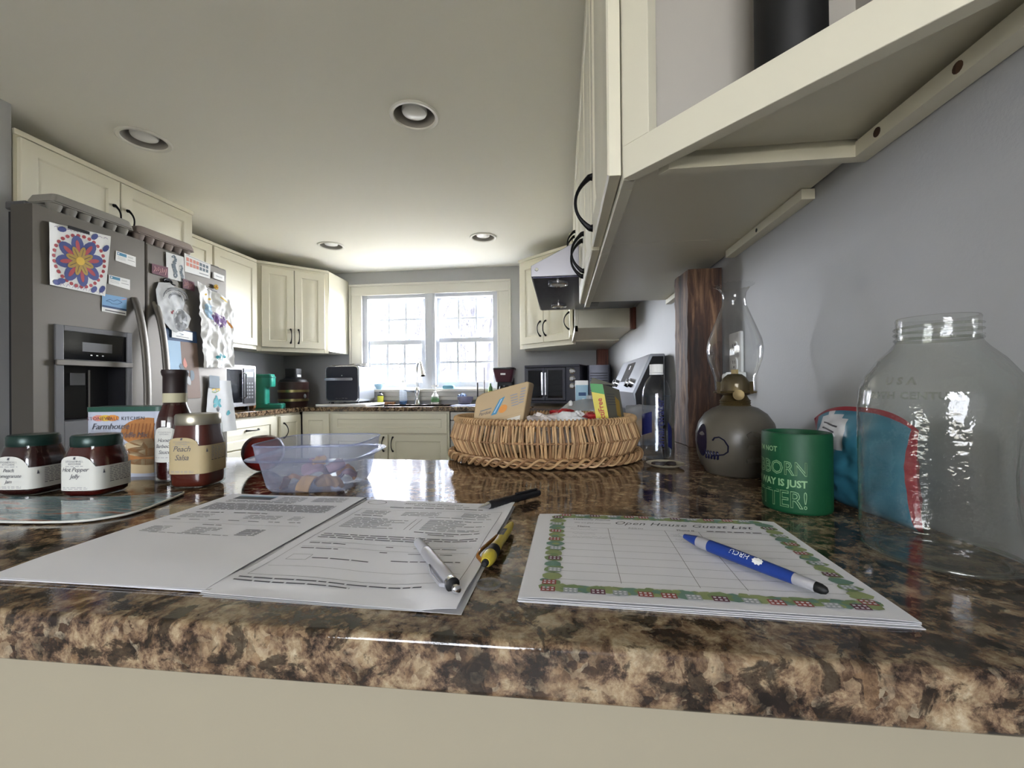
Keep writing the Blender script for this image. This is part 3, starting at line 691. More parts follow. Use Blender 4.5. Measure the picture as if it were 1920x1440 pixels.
o = mb.obj('coil_magnet'); o.location = (FX + .001, 1.895, 1.617); tag(o, 'small dark twisted wire magnet holding the grey head drawing', 'magnet')
# grey drawing of a head, cut to a rounded outline
def cutsheet(name, label, cat, outline, stand, amp, fs, base, decals, seed=3):
    yc = sum(p[0] for p in outline) / len(outline); zc = min(p[1] for p in outline)
    cy_, cz_ = yc, sum(p[1] for p in outline) / len(outline)
    y0, y1 = min(p[0] for p in outline), max(p[0] for p in outline); z0, z1 = min(p[1] for p in outline), max(p[1] for p in outline)
    def D(y, z, off=0): return (stand + amp * (1 + noise.noise(Vector((y * fs, z * fs, seed))) + .5 * noise.noise(Vector((y * fs * 3, z * fs * 3, seed + 4)))) + off, y - yc, z - zc)
    P = lambda u, v, off=0: D(y0 + (y1 - y0) * u, z0 + (z1 - z0) * v, off)
    mb = MB(base); K = 9; N = len(outline); vs = [D(cy_, cz_)]; fs_ = []
    for k in range(1, K + 1):
        for y, z in outline: vs.append(D(cy_ + (y - cy_) * k / K, cz_ + (z - cz_) * k / K))
    for i in range(N): fs_.append((0, 1 + i, 1 + (i + 1) % N))
    for k in range(K - 1):
        for i in range(N): a_, b_ = 1 + k * N, 1 + (k + 1) * N; fs_.append((a_ + i, b_ + i, b_ + (i + 1) % N, a_ + (i + 1) % N))
    mb.add(vs, fs_); mb.add([(v[0] - .0008, v[1], v[2]) for v in vs], fs_)
    decals(mb, P); o = mb.obj(name, smooth=70, recalc=False); o.location = (FX, yc, zc); return tag(o, label, cat)
def dense(o, k=3):
    out = []
    for i in range(len(o)):
        a, b = o[i], o[(i + 1) % len(o)]
        out += [(a[0] + (b[0] - a[0]) * q / k, a[1] + (b[1] - a[1]) * q / k) for q in range(k)]
    return out
def head(mb, P):
    r = random.Random(4)
    for q in range(14):
        a0 = r.uniform(.2, 1.2); R = r.uniform(.2, .42); pts = [(.55 + R * cos(a0 + .3 * i), .62 + R * .75 * sin(a0 + .3 * i)) for i in range(7)]; scrib(mb, P, 'ink_grey', [(min(max(a, .06), .93), min(max(b, .05), .93)) for a, b in pts], .006)
    for q in range(12):
        R = .05 + .013 * q; scrib(mb, P, 'ink_grey', [(.68 + R * cos(.5 * i), .27 + R * 1.2 * sin(.5 * i)) for i in range(13)], .005)
    scrib(mb, P, 'ink_red', [(.42, .38), (.47, .45)], .012, .001); scrib(mb, P, 'ink_red', [(.40, .42), (.46, .38)], .01, .001)
cutsheet('head_drawing', 'rounded grey pencil drawing on crumpled pale paper, middle of the fridge', 'drawing',
         dense([(1.826, 1.56), (1.845, 1.60), (1.90, 1.612), (1.955, 1.575), (1.985, 1.53), (1.975, 1.49), (2.02, 1.45), (2.0, 1.40), (1.93, 1.365), (1.90, 1.38), (1.868, 1.41), (1.845, 1.45), (1.83, 1.50)]), .006, .006, 16, 'paper_shade', head)
def swirl(mb, P):
    for (u, v) in ((.22, .90), (.33, .87)): blob(mb, P, 'ink_yellow', u, v, .05, .012, 9, .0012, .3, .2)
    for q in range(4): blob(mb, P, 'ink_sky', .24 + .03 * (q % 2), .76 - .04 * q, .09, .035, 12, .0016 + q * .0002, 0, .2, q)
    r = random.Random(2)
    for q in range(9):
        u = .36 + .042 * q; scrib(mb, P, 'ink_purple', [(u, .60 + r.uniform(0, .05)), (u + .01, .67), (u + .02, .72), (u + .015, .64), (u + .01, .56 + r.uniform(-.02, .03)), (u + .03, .62), (u + .045, .68)], .013, .0018)
    for q in range(3): blob(mb, P, 'ink_orange', .80 + .06 * q, .665 - .02 * q, .045, .018, 9, .0012, -.4, .2, q)
    for q in range(4): blob(mb, P, 'ink_teal', .42 + .08 * q, .14 + .02 * (q % 2), .05, .022, 8, .0018, q, .3, q)
    for q in range(3): scrib(mb, P, 'ink_teal', [(.45 + .07 * q, .12), (.46 + .07 * q, .03)], .006, .0012)
    blob(mb, P, 'ink_yellow', .70, .955, .12, .012, 9, .0012, -.1, .2)
fsheet('crumpled_painting', 'large crumpled white child painting with purple, blue and orange marks on the fridge', 'drawing', ((2.045, 1.655), (2.288, 1.585), (2.292, 1.20), (2.085, 1.195)), stand=.012, amp=.011, fs=11, n=48, decals=swirl, ridge=True, seed=5)
def fly(mb, P):
    strip(mb, P, 'navy_ink', 0, .83, 1, 1); strip(mb, P, 'ink_sky', .0, .0, .45, .83); strip(mb, P, 'photo_brown', .45, 0, 1, .83)
    for q in range(6): blob(mb, P, ('ink_coral', 'paper_shade', 'ink_slate')[q % 3], .25 + .1 * q, .25 + .09 * (q % 4), .07, .07, 9, .0012 + q * .0001, q, .3, q)
fsheet('photo_card', 'blue and brown photo card under the head drawing, behind the sauce bottle', 'card', ((1.875, 1.385), (2.06, 1.385), (2.085, 1.03), (1.90, 1.03)), stand=.004, decals=fly, n=4)
def logo(mb, P): scrib(mb, P, 'navy_ink', [(.35, .62), (.55, .52), (.40, .42)], .02); strip(mb, P, 'ink_grey', .2, .2, .8, .27)
fsheet('white_magnet', 'white card magnet on the blue photo card', 'magnet', ((1.91, 1.385), (2.03, 1.378), (2.03, 1.335), (1.91, 1.34)), stand=.010, decals=logo, n=2)
def paint2(mb, P):
    for q in range(8): blob(mb, P, 'ink_teal', .30 + .06 * (q % 4), .52 + .05 * (q // 4) + .03 * (q % 3), .07, .04, 9, .0008 + q * .00005, q, .35, q)
    for q in range(5): blob(mb, P, 'ink_yellow', .2 + .07 * q, .82 + .015 * (q % 2), .05, .02, 8, .0009, q, .3, q)
    scrib(mb, P, 'ink_green', [(.15, .78), (.3, .76), (.45, .8)], .008, .001); blob(mb, P, 'ink_dark', .42, .45, .06, .05, 9, .0011, 0, .2); blob(mb, P, 'ink_teal', .78, .36, .08, .04, 8, .001, .4, .3)
fsheet('plant_painting', 'painting of a teal plant on grey paper low on the fridge', 'drawing', ((2.13, 1.13), (2.278, 1.125), (2.325, .83), (2.10, .83)), stand=.010, amp=.002, decals=paint2, base='paper_shade', curl=lambda u, v: .03 * max(0, u - .8))
fsheet('small_photo', 'small grey photo magnet above the teal plant painting', 'magnet', ((2.13, 1.155), (2.20, 1.15), (2.20, 1.08), (2.13, 1.085)), stand=.016, base='ink_slate', n=2)

# egg cartons on top of the fridge
mat('pulp_grey', '8f8c86', .9, bump=.5, bscale=500); mat('pulp_pink', '968a84', .9, bump=.5, bscale=500)
def carton(loc, m, label, rz=0, L=.31):
    t = thing('egg_carton', label, 'egg carton', loc, rz, 'egg cartons on the fridge')
    mb = MB(m)
    for i in range(6):
        for j in range(2):
            mb.lathe([(.012, 0), (.019, .012), (.0255, .034)], 14, T(-.028 + .056 * j, -L / 2 + L / 12 + i * L / 6, 0), cap1=False)
    mb.box(-.058, -L / 2, .032, .058, L / 2, .036); mb.obj('tray', t, smooth=50)
    mb = MB(m); a, b = .062, L / 2 + .002
    mb.rings([[(x * k + s_, y, z) for x, y in rrect(-a * f, -b * f, a * f, b * f, .015, 3)] for f, z, k, s_ in ((1, .037, 1, 0), (1, .045, 1, 0), (.94, .068, .95, 0), (.88, .072, .9, 0))])
    mb.m('ink_dark')
    for q in range(5): mb.box(.02 - q * .008, -L * .35, .0722, .023 - q * .008, L * (.1 + .05 * (q % 3)), .0725)
    for q in range(3): mb.quad([(.0605 - .0017 * q, -L * .3, .047 + .006 * q), (.0605 - .0017 * q, L * .2, .047 + .006 * q), (.060 - .0017 * q, L * .2, .049 + .006 * q), (.060 - .0017 * q, -L * .3, .049 + .006 * q)])
    mb.obj('lid', t, smooth=40)
carton((-2.01, 1.575, 1.779), 'pulp_grey', 'grey pulp egg carton on the fridge, the nearer and longer-looking of two', 0)
carton((-2.01, 1.905, 1.779), 'pulp_pink', 'brownish pulp egg carton on the fridge, the farther of two', .0, .30)

# ------------------------------------------------------------------ appliances on the left and far counters
t = thing('microwave', 'stainless microwave with dark glass door on the left counter beside the fridge', 'microwave', (-2.55, 2.79, CT))
mb = MB('steel_bright'); rbox(mb, -.19, -.25, .03, .19, .245, .335, .012, 'x'); mb.obj('case', t)
MB('black_gloss').box(.190, -.225, .06, .196, .10, .305).obj('door_glass', t, bevel=.002)
mb = MB('dark_plastic').box(.190, .115, .05, .196, .225, .315); mb.m('ink_grey')
for i in range(3):
    for j in range(5): mb.box(.1961, .135 + i * .028, .09 + j * .026, .1966, .152 + i * .028, .105 + j * .026)
mb.m('ink_sky').box(.1961, .13, .25, .1966, .21, .29); mb.obj('keypad', t, smooth=0)
for x in (-.15, .15):
    for y in (-.2, .2): MB('black').lathe([(.015, 0), (.012, .03)], 12, T(x, y, 0)).obj('foot', t)
MB('chrome').tube([(.2, .105, .09), (.222, .105, .1), (.222, .105, .27), (.2, .105, .28)], .005, 8).obj('handle', t)
o = MB('light_wood'); rbox(o, -.22, -.012, 0, .16, .012, .27, .02, 'y'); o = o.obj('cutting_board'); o.location = (-2.56, 3.075, CT); tag(o, 'wooden cutting board standing on edge right of the microwave', 'cutting board')
# teal coffee maker
mat('teal_plastic', '2f9683', .38); mat('teal_dark', '1d6a60', .4)
t = thing('coffee_maker', 'small teal single-serve coffee maker between microwave and brown bucket', 'coffee maker', (-2.40, 3.21, CT), .35)
mb = MB('teal_plastic'); rbox(mb, -.10, -.06, .0, .13, .06, .035, .02); mb.obj('base', t, bevel=.004)
mb = MB('teal_plastic'); rbox(mb, -.10, -.058, .035, .01, .058, .19, .02); mb.obj('column', t)
mb = MB('teal_plastic'); mb.rings([[(x, y, z) for x, y in rrect(-.10, -.058, .055 + d, .058, .022)] for z, d in ((.175, -.005), (.185, 0), (.255, .002), (.262, -.002))]); mb.m('teal_dark'); rbox(mb, -.102, -.06, .25, .062, .06, .254, .022)
mb.obj('head', t); mb = MB('teal_plastic'); rbox(mb, -.10, -.05, .262, .05, .05, .278, .02); mb.obj('lid', t, bevel=.004)
MB('teal_dark').box(.02, -.045, .035, .12, .045, .040).obj('drip_tray', t)
# brown bucket ice cream maker
mat('barrel_brown', '3a211d', .45, bump=.2, bscale=30, aniso=(60, 60, 2)); mat('band_brass', '93885c', .3, .8)
t = thing('ice_cream_maker', 'dark brown wooden bucket with brass bands and black motor on top', 'ice cream maker', (-2.40, 3.56, CT))
mb = MB('barrel_brown')
ring = lambda r, z: [(r * (1 + .006 * (k % 4 == 0)) * cos(2 * pi * k / 64), r * (1 + .006 * (k % 4 == 0)) * sin(2 * pi * k / 64), z) for k in range(64)]
mb.rings([ring(.112, 0), ring(.12, .04), ring(.125, .13), ring(.126, .215), ring(.118, .217), ring(.118, .20)]); mb.obj('bucket', t, smooth=60)
for z in (.045, .125):
    MB('band_brass').lathe([(.1215 + z * .03, z), (.1250 + z * .03, z), (.1255 + z * .03, z + .022), (.122 + z * .03, z + .022)], 48, cap0=False, cap1=False).obj('band', t)
mb = MB('black').lathe([(.118, .215), (.11, .235), (.075, .25), (.06, .26)], 32); rbox(mb, -.055, -.05, .25, .055, .05, .335, .018); mb.m('white').box(.0551, -.026, .262, .056, .026, .282)
mb.obj('motor', t); MB('ink_grey').lathe([(.02, 0), (.012, .004), (.004, .005)], 12, T(.123, -.02, .09) @ RY(pi / 2)).obj('badge', t)
# air fryer oven on a white board
o = MB('white_gloss'); rbox(o, -.25, -.20, 0, .22, .22, .02, .03); o = o.obj('cutting_board', bevel=.004); o.location = (-1.88, 3.64, CT); tag(o, 'large white cutting board under the black air fryer oven', 'cutting board')
mat('fryer_dark', '2a2b35', .3); mat('fryer_side', '8c9098', .35, .7)
t = thing('air_fryer_oven', 'black countertop air fryer oven with silver door frame left of the window', 'oven', (-1.93, 3.71, CT + .02))
mb = MB('fryer_side'); rbox(mb, -.155, -.15, .015, .155, .15, .335, .03, 'y'); mb.obj('case', t)
mb = MB('fryer_dark'); rbox(mb, -.145, -.165, .03, .145, -.15, .325, .028, 'y'); dr = mb.obj('door', t, bevel=.002)
mb = MB('steel_bright')
P_ = [(x, -.1655, z) for x, z in rrect(-.150, .024, .150, .330, .03, 6)]; mb.tube(P_, .004, 6, closed=True); mb.obj('frame_trim', t)
mb = MB('steel_bright'); rbox(mb, -.145, -.2, .205, .115, -.185, .228, .007, 'y'); [mb.box(x, -.19, .21, x + .012, -.165, .224) for x in (-.13, .09)]; mb.obj('handle', t)
mb = MB('white').lathe([(.004, 0), (.004, .001)], 10, T(.0, -.166, .25) @ RX(pi / 2)); mb.obj('logo_dot', t)
[MB('black').lathe([(.014, -.0), (.012, .018)], 10, T(x, y, -.0)).obj('foot', t) for x in (-.12, .12) for y in (-.11, .11)]
mb = MB('steel_bright'); [mb.box(x, -.1662, .045, x + .02, -.1655, .05) for x in (-.06, -.03, .0, .03)]; mb.obj('control_marks', t, smooth=0)
mb = MB('black'); mb.tube([(-.15, .05, .22), (-.185, .03, .23), (-.19, 0, .16), (-.185, .0, .06), (-.23, .03, .0), (-.3, .1, -.012), (-.4, .14, -.014)], .004, 6); mb.obj('cord', t, smooth=60)
mb = MB('steel'); [mb.tube([(-.12, -.1 + .03 * q, 0), (.13, -.1 + .03 * q, 0)], .002, 5) for q in range(7)]; mb.tube([(x, y, .003) for x, y in rrect(-.13, -.11, .14, .09, .02)], .003, 6, closed=True); mb.tube([(-.02, -.02, .01), (.03, 0, .02)], .004, 6)
o = mb.obj('wire_rack'); o.location = (-1.93, 3.71, CT + .36); tag(o, 'wire oven rack lying on top of the air fryer oven', 'rack')
o = MB('white_gloss'); rbox(o, -.05, -.03, 0, .06, .03, .012, .01); o = o.obj('plastic_tray'); o.location = (-1.82, 3.70, CT + .37); tag(o, 'small white plastic tray on top of the wire rack', 'tray')
# sink and what stands round it
mat('sink_steel', '8f8f93', .3, .9)
mb = MB('sink_steel'); mb.rings([[(x, y, z) for x, y in rrect(SX0 + d, SY0 + d, SX1 - d, SY1 - d, .03)] for d, z in ((0, CT - .002), (0, CT - .03), (.01, CT - .19))], cap0=False); o = mb.obj('sink', smooth=40); tag(o, 'stainless kitchen sink set in the far counter under the window', 'sink')
for q in (o,): q.location = (0, 0, 0)
t = thing('faucet', 'brushed steel gooseneck kitchen faucet in front of the window', 'faucet', (-1.352, 3.86, CT))
mb = MB('chrome').lathe([(.032, 0), (.03, .012), (.022, .03), (.019, .06), (.024, .10), (.026, .13), (.02, .15), (.015, .16)], 24); mb.obj('base', t)
mb = MB('chrome'); pts = [(0, 0, .15), (0, 0, .30)] + [(.055 * (1 - cos(a)) * .72, -.055 * (1 - cos(a)) * .9, .30 + .10 * sin(a)) for a in [pi * i / 12 for i in range(1, 11)]]; mb.tube(pts, .0125, 14); mb.obj('spout', t, smooth=70)
e = Vector(pts[-1]); d = (e - Vector(pts[-2])).normalized(); mb = MB('chrome').tube([e, e + d * .02, e + d * .05, e + d * .095], [.013, .016, .017, .023], 16); mb.m('black').tube([e + d * .0951, e + d * .098], [.02, .018], 14); mb.obj('spray_head', t, smooth=60)
MB('chrome').tube([(0, 0, .125), (-.05, 0, .125), (-.09, -.01, .13), (-.125, -.015, .14)], [.013, .010, .006, .007], 10).obj('lever', t, smooth=60)
thin_glass('clear_plastic', (.88, .92, .97), .05, 1.4, haze=.10); mat('soap_blue', '4f7fb4', .2, trans=.3); mat('water_blue', 'a9c6de', .1, trans=.6); mat('label_green', '5f8a5a', .5)
t = thing('dish_soap_bottle', 'tall clear dish soap bottle with a blue base left of the faucet', 'bottle', (-1.482, 3.84, CT))
MB('clear_plastic').lathe([(.030, 0), (.034, .01), (.034, .10), (.030, .13), (.034, .16), (.03, .19), (.014, .205)], 24, n=2.6).obj('body', t)
MB('soap_blue').lathe([(.031, .001), (.033, .01), (.033, .03)], 24, n=2.6).obj('soap', t); MB('white').lathe([(.014, .205), (.014, .225), (.006, .228), (.006, .245)], 16).obj('cap', t)
t = thing('hand_soap_bottle', 'white pump soap bottle with a green label right of the faucet', 'bottle', (-1.178, 3.86, CT))
MB('white_gloss').lathe([(.036, 0), (.039, .01), (.036, .06), (.028, .085), (.014, .10)], 28).obj('body', t)
MB('label_green').lathe([(.0395, .02), (.0385, .045), (.0340, .07)], 28, cap0=False, cap1=False).obj('label', t)
mb = MB('white').lathe([(.013, .10), (.013, .115), (.005, .118), (.005, .165)], 14); rbox(mb, -.035, -.008, .163, .028, .008, .176, .006, 'y'); mb.obj('pump', t)
mat('cup_blue', '9fc4d8', .3); mat('sponge_blue', '6ea2b4', .9, bump=.6, bscale=300); mat('bowl_grey', '83808a', .4); mat('bag_blue', '5b7299', .6); mat('mat_blue', '6c7396', .85, bump=.4, bscale=600); mat('label_lime', 'b4b43c', .5)
o = MB('cup_blue').lathe([(.022, 0), (.03, .005), (.045, .03), (.05, .05), (.047, .05), (.04, .03), (.02, .008)], 28).obj('sill_bowl'); o.location = (-1.77, 3.965, 1.0555); tag(o, 'pale blue small bowl on the window sill beside the air fryer oven', 'bowl')
o = MB('sponge_blue'); rbox(o, -.055, -.03, 0, .055, .03, .034, .015, 'y'); o = o.obj('sponge', bevel=.005); o.location = (-1.075, 3.965, 1.0555); tag(o, 'light blue oval sponge on the window sill', 'sponge')
o = MB('light_wood'); rbox(o, -.045, -.03, 0, .045, .03, .022, .008, 'z'); o = o.obj('sponge_block'); o.location = (-1.62, 3.86, CT); tag(o, 'flat brown sponge block behind the sink, left of the dish soap', 'sponge')
t = thing('yellow_label_bottle', 'small bottle with a yellow-green label right of the air fryer oven', 'bottle', (-1.715, 3.86, CT))
MB('dark_plastic').lathe([(.028, 0), (.028, .09), (.012, .105), (.012, .12)], 20).obj('body', t); MB('label_lime').lathe([(.0285, .02), (.0285, .08)], 20, cap0=False, cap1=False).obj('label', t)
o = MB('bowl_grey').lathe([(.03, 0), (.05, .01), (.068, .045), (.072, .072), (.068, .072), (.062, .045), (.03, .012)], 32).obj('bowl'); o.location = (-.858, 3.72, CT); tag(o, 'grey round bowl on the far counter right of the sink', 'bowl')
def crumple_ball(mb, m, c, r, seed, n=3, amp=.35, sc=(1, 1, 1)):
    bm = bmesh.new(); bmesh.ops.create_icosphere(bm, subdivisions=n, radius=1)
    vs = []
    for v in bm.verts:
        k = 1 + amp * noise.noise(v.co * 1.8 + Vector((seed * 7.3, 0, 0))) + amp * .6 * noise.noise(v.co * 4.5 + Vector((0, seed * 3.7, 0)))
        vs.append((c[0] + v.co.x * r * k * sc[0], c[1] + v.co.y * r * k * sc[1], c[2] + v.co.z * r * k * sc[2]))
    fs_ = [tuple(v.index for v in f.verts) for f in bm.faces]; bm.free(); mb.m(m).add(vs, fs_)
o = MB(); crumple_ball(o, 'bag_blue', (0, 0, .05), .036, 3, 3, .5, (1, 1, 1.25)); o = o.obj('dish_cloth', smooth=20); o.location = (-.915, 3.83, CT); tag(o, 'blue crumpled dish cloth standing behind the grey bowl', 'cloth')
o = MB('mat_blue'); rbox(o, -.19, -.15, 0, .19, .15, .006, .02); o = o.obj('drying_mat', bevel=.002); o.location = (-.73, 3.56, CT); tag(o, 'blue-grey drying mat right of the sink', 'mat')
t = thing('paper_towel_stand', 'thin black upright stand behind the wicker basket, far counter', 'stand', (-.665, 3.62, CT + .006)); MB('black').lathe([(.06, 0), (.06, .008), (.01, .012)], 24).obj('base', t)
MB('black').tube([(-.06, 0, .008), (-.06, 0, .19)], .006, 8).obj('pole', t); MB('black').tube([(0, 0, .008), (0, 0, .32)], .0035, 8).obj('rod', t)
t = thing('drip_coffee_maker', 'dark red drip coffee maker with glass carafe right of the window', 'coffee maker', (-.51, 3.80, CT))
mat('maroon_plastic', '4a2630', .3); thin_glass('carafe_glass', (.55, .5, .48), .03)
mb = MB('black'); rbox(mb, -.085, -.10, 0, .085, .10, .03, .03); rbox(mb, -.08, .03, .03, .08, .10, .24, .025); mb.obj('body', t, bevel=.003)
mb = MB('maroon_plastic'); mb.rings([[(x, y - .02, z) for x, y in rrect(-a, -.085 * a / .085, a, .085 * a / .085, .03)] for a, z in ((.07, .20), (.08, .24), (.095, .31))]); mb.m('black'); mb.rings([[(x, y - .02, z) for x, y in rrect(-a, -a, a, a, .035)] for a, z in ((.099, .31), (.099, .325), (.09, .33))])
mb.obj('filter_housing', t, bevel=.002); mb = MB('white').box(-.022, -.1145, .262, .022, -.112, .278); mb.obj('label', t, smooth=0)
MB('carafe_glass').lathe([(.045, .032), (.062, .05), (.064, .11), (.045, .155), (.046, .17)], 28, T(0, -.035, 0)).obj('carafe', t); MB('black').tube([(.05, -.06, .16), (.09, -.10, .15), (.095, -.10, .08), (.06, -.07, .06)], .007, 8).obj('carafe_handle', t)
t = thing('yellow_label_bottle', 'small yellow-labelled bottle left of the drip coffee maker', 'bottle', (-.655, 3.88, CT)); MB('label_lime').lathe([(.02, .02), (.02, .12)], 16, cap0=False, cap1=False).obj('label', t); MB('label_green').lathe([(.0195, 0), (.0195, .15), (.008, .17), (.008, .19)], 16).obj('body', t)
# french-door oven in the far right corner
mat('oven_grey', '4a4b55', .35, .4); thin_glass('oven_glass', (.35, .36, .42), .03); mat('oven_inside', '25262c', .6)
rz = -.27
t = thing('french_door_oven', 'dark grey french-door countertop oven in the far right corner', 'oven', (-.03, 3.66, CT), rz)
mb = MB('oven_grey'); mb.box(-.235, -.19, .02, .235, .17, .04); mb.box(-.235, -.19, .315, .235, .17, .335); mb.box(-.235, -.19, .04, -.22, .17, .315); mb.box(.12, -.19, .04, .235, .17, .315); mb.box(-.22, .155, .04, .12, .17, .315); mb.obj('case', t, smooth=0, bevel=.003)
for x0, x1 in ((-.22, -.052), (-.048, .12)):
    mb = MB('oven_grey'); mb.box(x0, -.21, .045, x0 + .022, -.19, .31); mb.box(x1 - .022, -.21, .045, x1, -.19, .31); mb.box(x0 + .022, -.21, .045, x1 - .022, -.19, .065); mb.box(x0 + .022, -.21, .29, x1 - .022, -.19, .31); d_ = mb.obj('door', t, smooth=0, bevel=.002)
    MB('oven_glass').box(x0 + .022, -.203, .065, x1 - .022, -.2, .29).obj('glass', d_, smooth=0)
    xx = x1 - .013 if x0 < -.1 else x0 + .013; MB('steel_bright').tube([(xx, -.212, .08), (xx, -.235, .09), (xx, -.235, .27), (xx, -.212, .28)], .007, 8).obj('handle', d_)
mb = MB('steel_bright'); [mb.tube([(-.215, -.17, z), (.115, -.17, z)], .003, 6) for z in (.12, .17)]; [mb.tube([(-.20 + .035 * q, -.17, .12), (-.20 + .035 * q, .14, .12)], .0018, 5) for q in range(10)]; mb.obj('rack', t)
for z in (.28, .22, .16): MB('steel_bright').lathe([(.026, 0), (.024, .012), (.016, .016), (.014, .024)], 20, T(.178, -.19, z) @ RX(pi / 2)).obj('knob', t)
t = thing('box_appliance', 'plain dark grey box-shaped appliance between the french-door oven and the corner', 'appliance', (.312, 3.63, CT), -.06)
mb = MB('oven_grey'); rbox(mb, -.095, -.12, .0, .095, .14, .33, .02); mb.m('gasket'); [mb.box(-.07, -.1215, .1 + .02 * q, .07, -.12, .105 + .02 * q) for q in range(9)]; mb.obj('case', t)
o = MB('red_wood').box(.325, 3.89, CT, XR - .001, 3.999, 1.404).obj('corner_post', smooth=0, bevel=.002); tag(o, 'reddish-brown wooden post in the far right corner below the cabinets', 'post')

# ------------------------------------------------------------------ range and hood
mat('hood_grey', '9b9aa0', .35, .8); mat('hood_under', '44465a', .25, .6); mat('filter_grey', '7c7d7e', .5, .6)
t = thing('range_hood', 'grey metal under-cabinet range hood with two round lamps, beyond the right cabinets', 'range hood', (0, 1.70, 1.52))
Mh = Matrix(((0, 0, 0, 0), (0, 0, 0, 0), (0, 0, 0, 0), (0, 0, 0, 1)))
prof = [(-.118, .0), (-.118, .045), (.092, .150), (XR - .002, .150), (XR - .002, 0)]
mb = MB('hood_grey'); mb.rings([[(x, y, z) for x, z in prof] for y in (.003, .758)]); mb.obj('canopy', t, smooth=0, bevel=.002)
mb = MB('hood_under').box(-.11, .01, -.004, .13, .75, 0); mb.obj('light_panel', t, smooth=0)
mb = MB('filter_grey'); [mb.box(.13, .01 + .245 * q, -.006, .40, .25 + .245 * q, 0) for q in range(3)]; mb.m('dark_plastic'); [mb.box(.16, .06 + .245 * q, -.0075, .2, .16 + .245 * q, -.006) for q in range(3)]; mb.obj('filter', t, smooth=0)
for y in (.12, .63): mb = MB('chrome').lathe([(.042, -.004), (.042, -.009), (.034, -.011), (.03, -.006)], 28, T(-.01, y, 0)); mb.m('bulb').lathe([(.03, -.008), (.001, -.010)], 20, T(-.01, y, 0)); mb.obj('lamp', t)
mb = MB('chrome').lathe([(.008, 0), (.006, .002)], 12, T(-.095, .003, .03) @ RX(pi / 2)); mb.obj('screw', t)
mat('range_steel', '9a9da3', .3, .85); mat('range_black', '17171a', .25)
t = thing('range', 'stainless range with a slanted control backguard against the right wall', 'range', (0, 1.745, 0))
mb = MB('range_steel').box(-.20, 0, .02, .36, .752, .90); mb.obj('body', t, bevel=.003)
mb = MB('range_black').box(-.20, .0, .90, .36, .752, .918); mb.m('black_metal')
for bx_ in (-.05, .2):
    for by_ in (.19, .56):
        for q in range(4): a_ = q * pi / 4; mb.box(-.1, -.004, .918, .1, .004, .938, T(bx_, by_, 0) @ RZ(a_))
mb.obj('cooktop', t, smooth=0)
poly = [(.30, .97), (.285, 1.05), (.355, 1.205), (.41, 1.205), (.41, .918), (.33, .918)]
mb = MB('range_steel'); mb.rings([[(x, y, z) for x, z in poly] for y in (.0, .752)]); mb.m('range_black'); mb.rings([[(x, y, z) for x, z in ((.30, .975), (.293, 1.045), (.362, 1.195), (.405, 1.195), (.405, .92), (.33, .92))] for y in (-.006, .0)]); bg = mb.obj('backguard', t, smooth=0, bevel=.002)
nx = Vector((.355 - .285, 0, 1.205 - 1.05)).normalized()
def bgp(y, s_, off=.0015): p = Vector((.285, y, 1.05)) + nx * s_; return (p.x - nx.z * off, p.y, p.z + nx.x * off)
mb = MB('range_black').quad([bgp(.28, .05), bgp(.50, .05), bgp(.50, .15), bgp(.28, .15)]); mb.m('white').quad([bgp(.37, .115, .002), bgp(.395, .115, .002), bgp(.395, .135, .002), bgp(.37, .135, .002)]); mb.obj('display', bg, smooth=0)
for y in (.1, .2, .58, .68): MB('steel_bright').lathe([(.02, 0), (.018, .018)], 18, T(*bgp(y, .04, 0)) @ RY(-pi / 2 + .42)).obj('knob', bg)
MB('steel_bright').tube([(-.203, .06, .80), (-.245, .07, .80), (-.245, .68, .80), (-.203, .69, .80)], .01, 8).obj('oven_handle', t)

# timber post on the counter, rough hewn
def rough_post():
    mb = MB('post_wood'); r = random.Random(5); rs = []; n = 26; ns = 7
    for k in range(n + 1):
        z = CT + .001 + (1.388 - CT) * k / n; ring = []
        for (xa, ya), (xb, yb) in (((.337, 1.175), (XR - .003, 1.170)), ((XR - .003, 1.170), (XR - .003, 1.292)), ((XR - .003, 1.292), (.332, 1.288)), ((.332, 1.288), (.337, 1.175))):
            for i in range(ns):
                f = i / ns; x, y = xa + (xb - xa) * f, ya + (yb - ya) * f
                if x < XR - .01 :
                    q = .006 * noise.noise(Vector((x * 40, y * 40, z * 7))) + .003 * noise.noise(Vector((x * 90, y * 90, z * 30))); x += q * (1 if f > .0 else 1.3); y += q * .8
                ring.append((x, y, z))
        rs.append(ring)
    return mb.rings(rs)
o = rough_post().obj('timber_post', smooth=25); tag(o, 'rough dark brown timber post standing on the counter against the right wall', 'post')

# black tankard in the open shelf
mat('rubber_black', '060607', .6)
t = thing('tall_mug', 'tall black mug with a round loop handle in the open corner shelf', 'mug', (.2795, .548, 1.44), .12)
MB('rubber_black').lathe([(.036, 0), (.038, .004), (.038, .235), (.034, .235), (.034, .02)], 40).obj('body', t)
MB('black').tube([(.034 + .017 * (1 - cos(a)) , -.0, .136 + .022 * cos(a + pi / 2)) for a in [2 * pi * i / 18 for i in range(19)]], .005, 8, M=RZ(.0)).obj('handle', t, smooth=70)
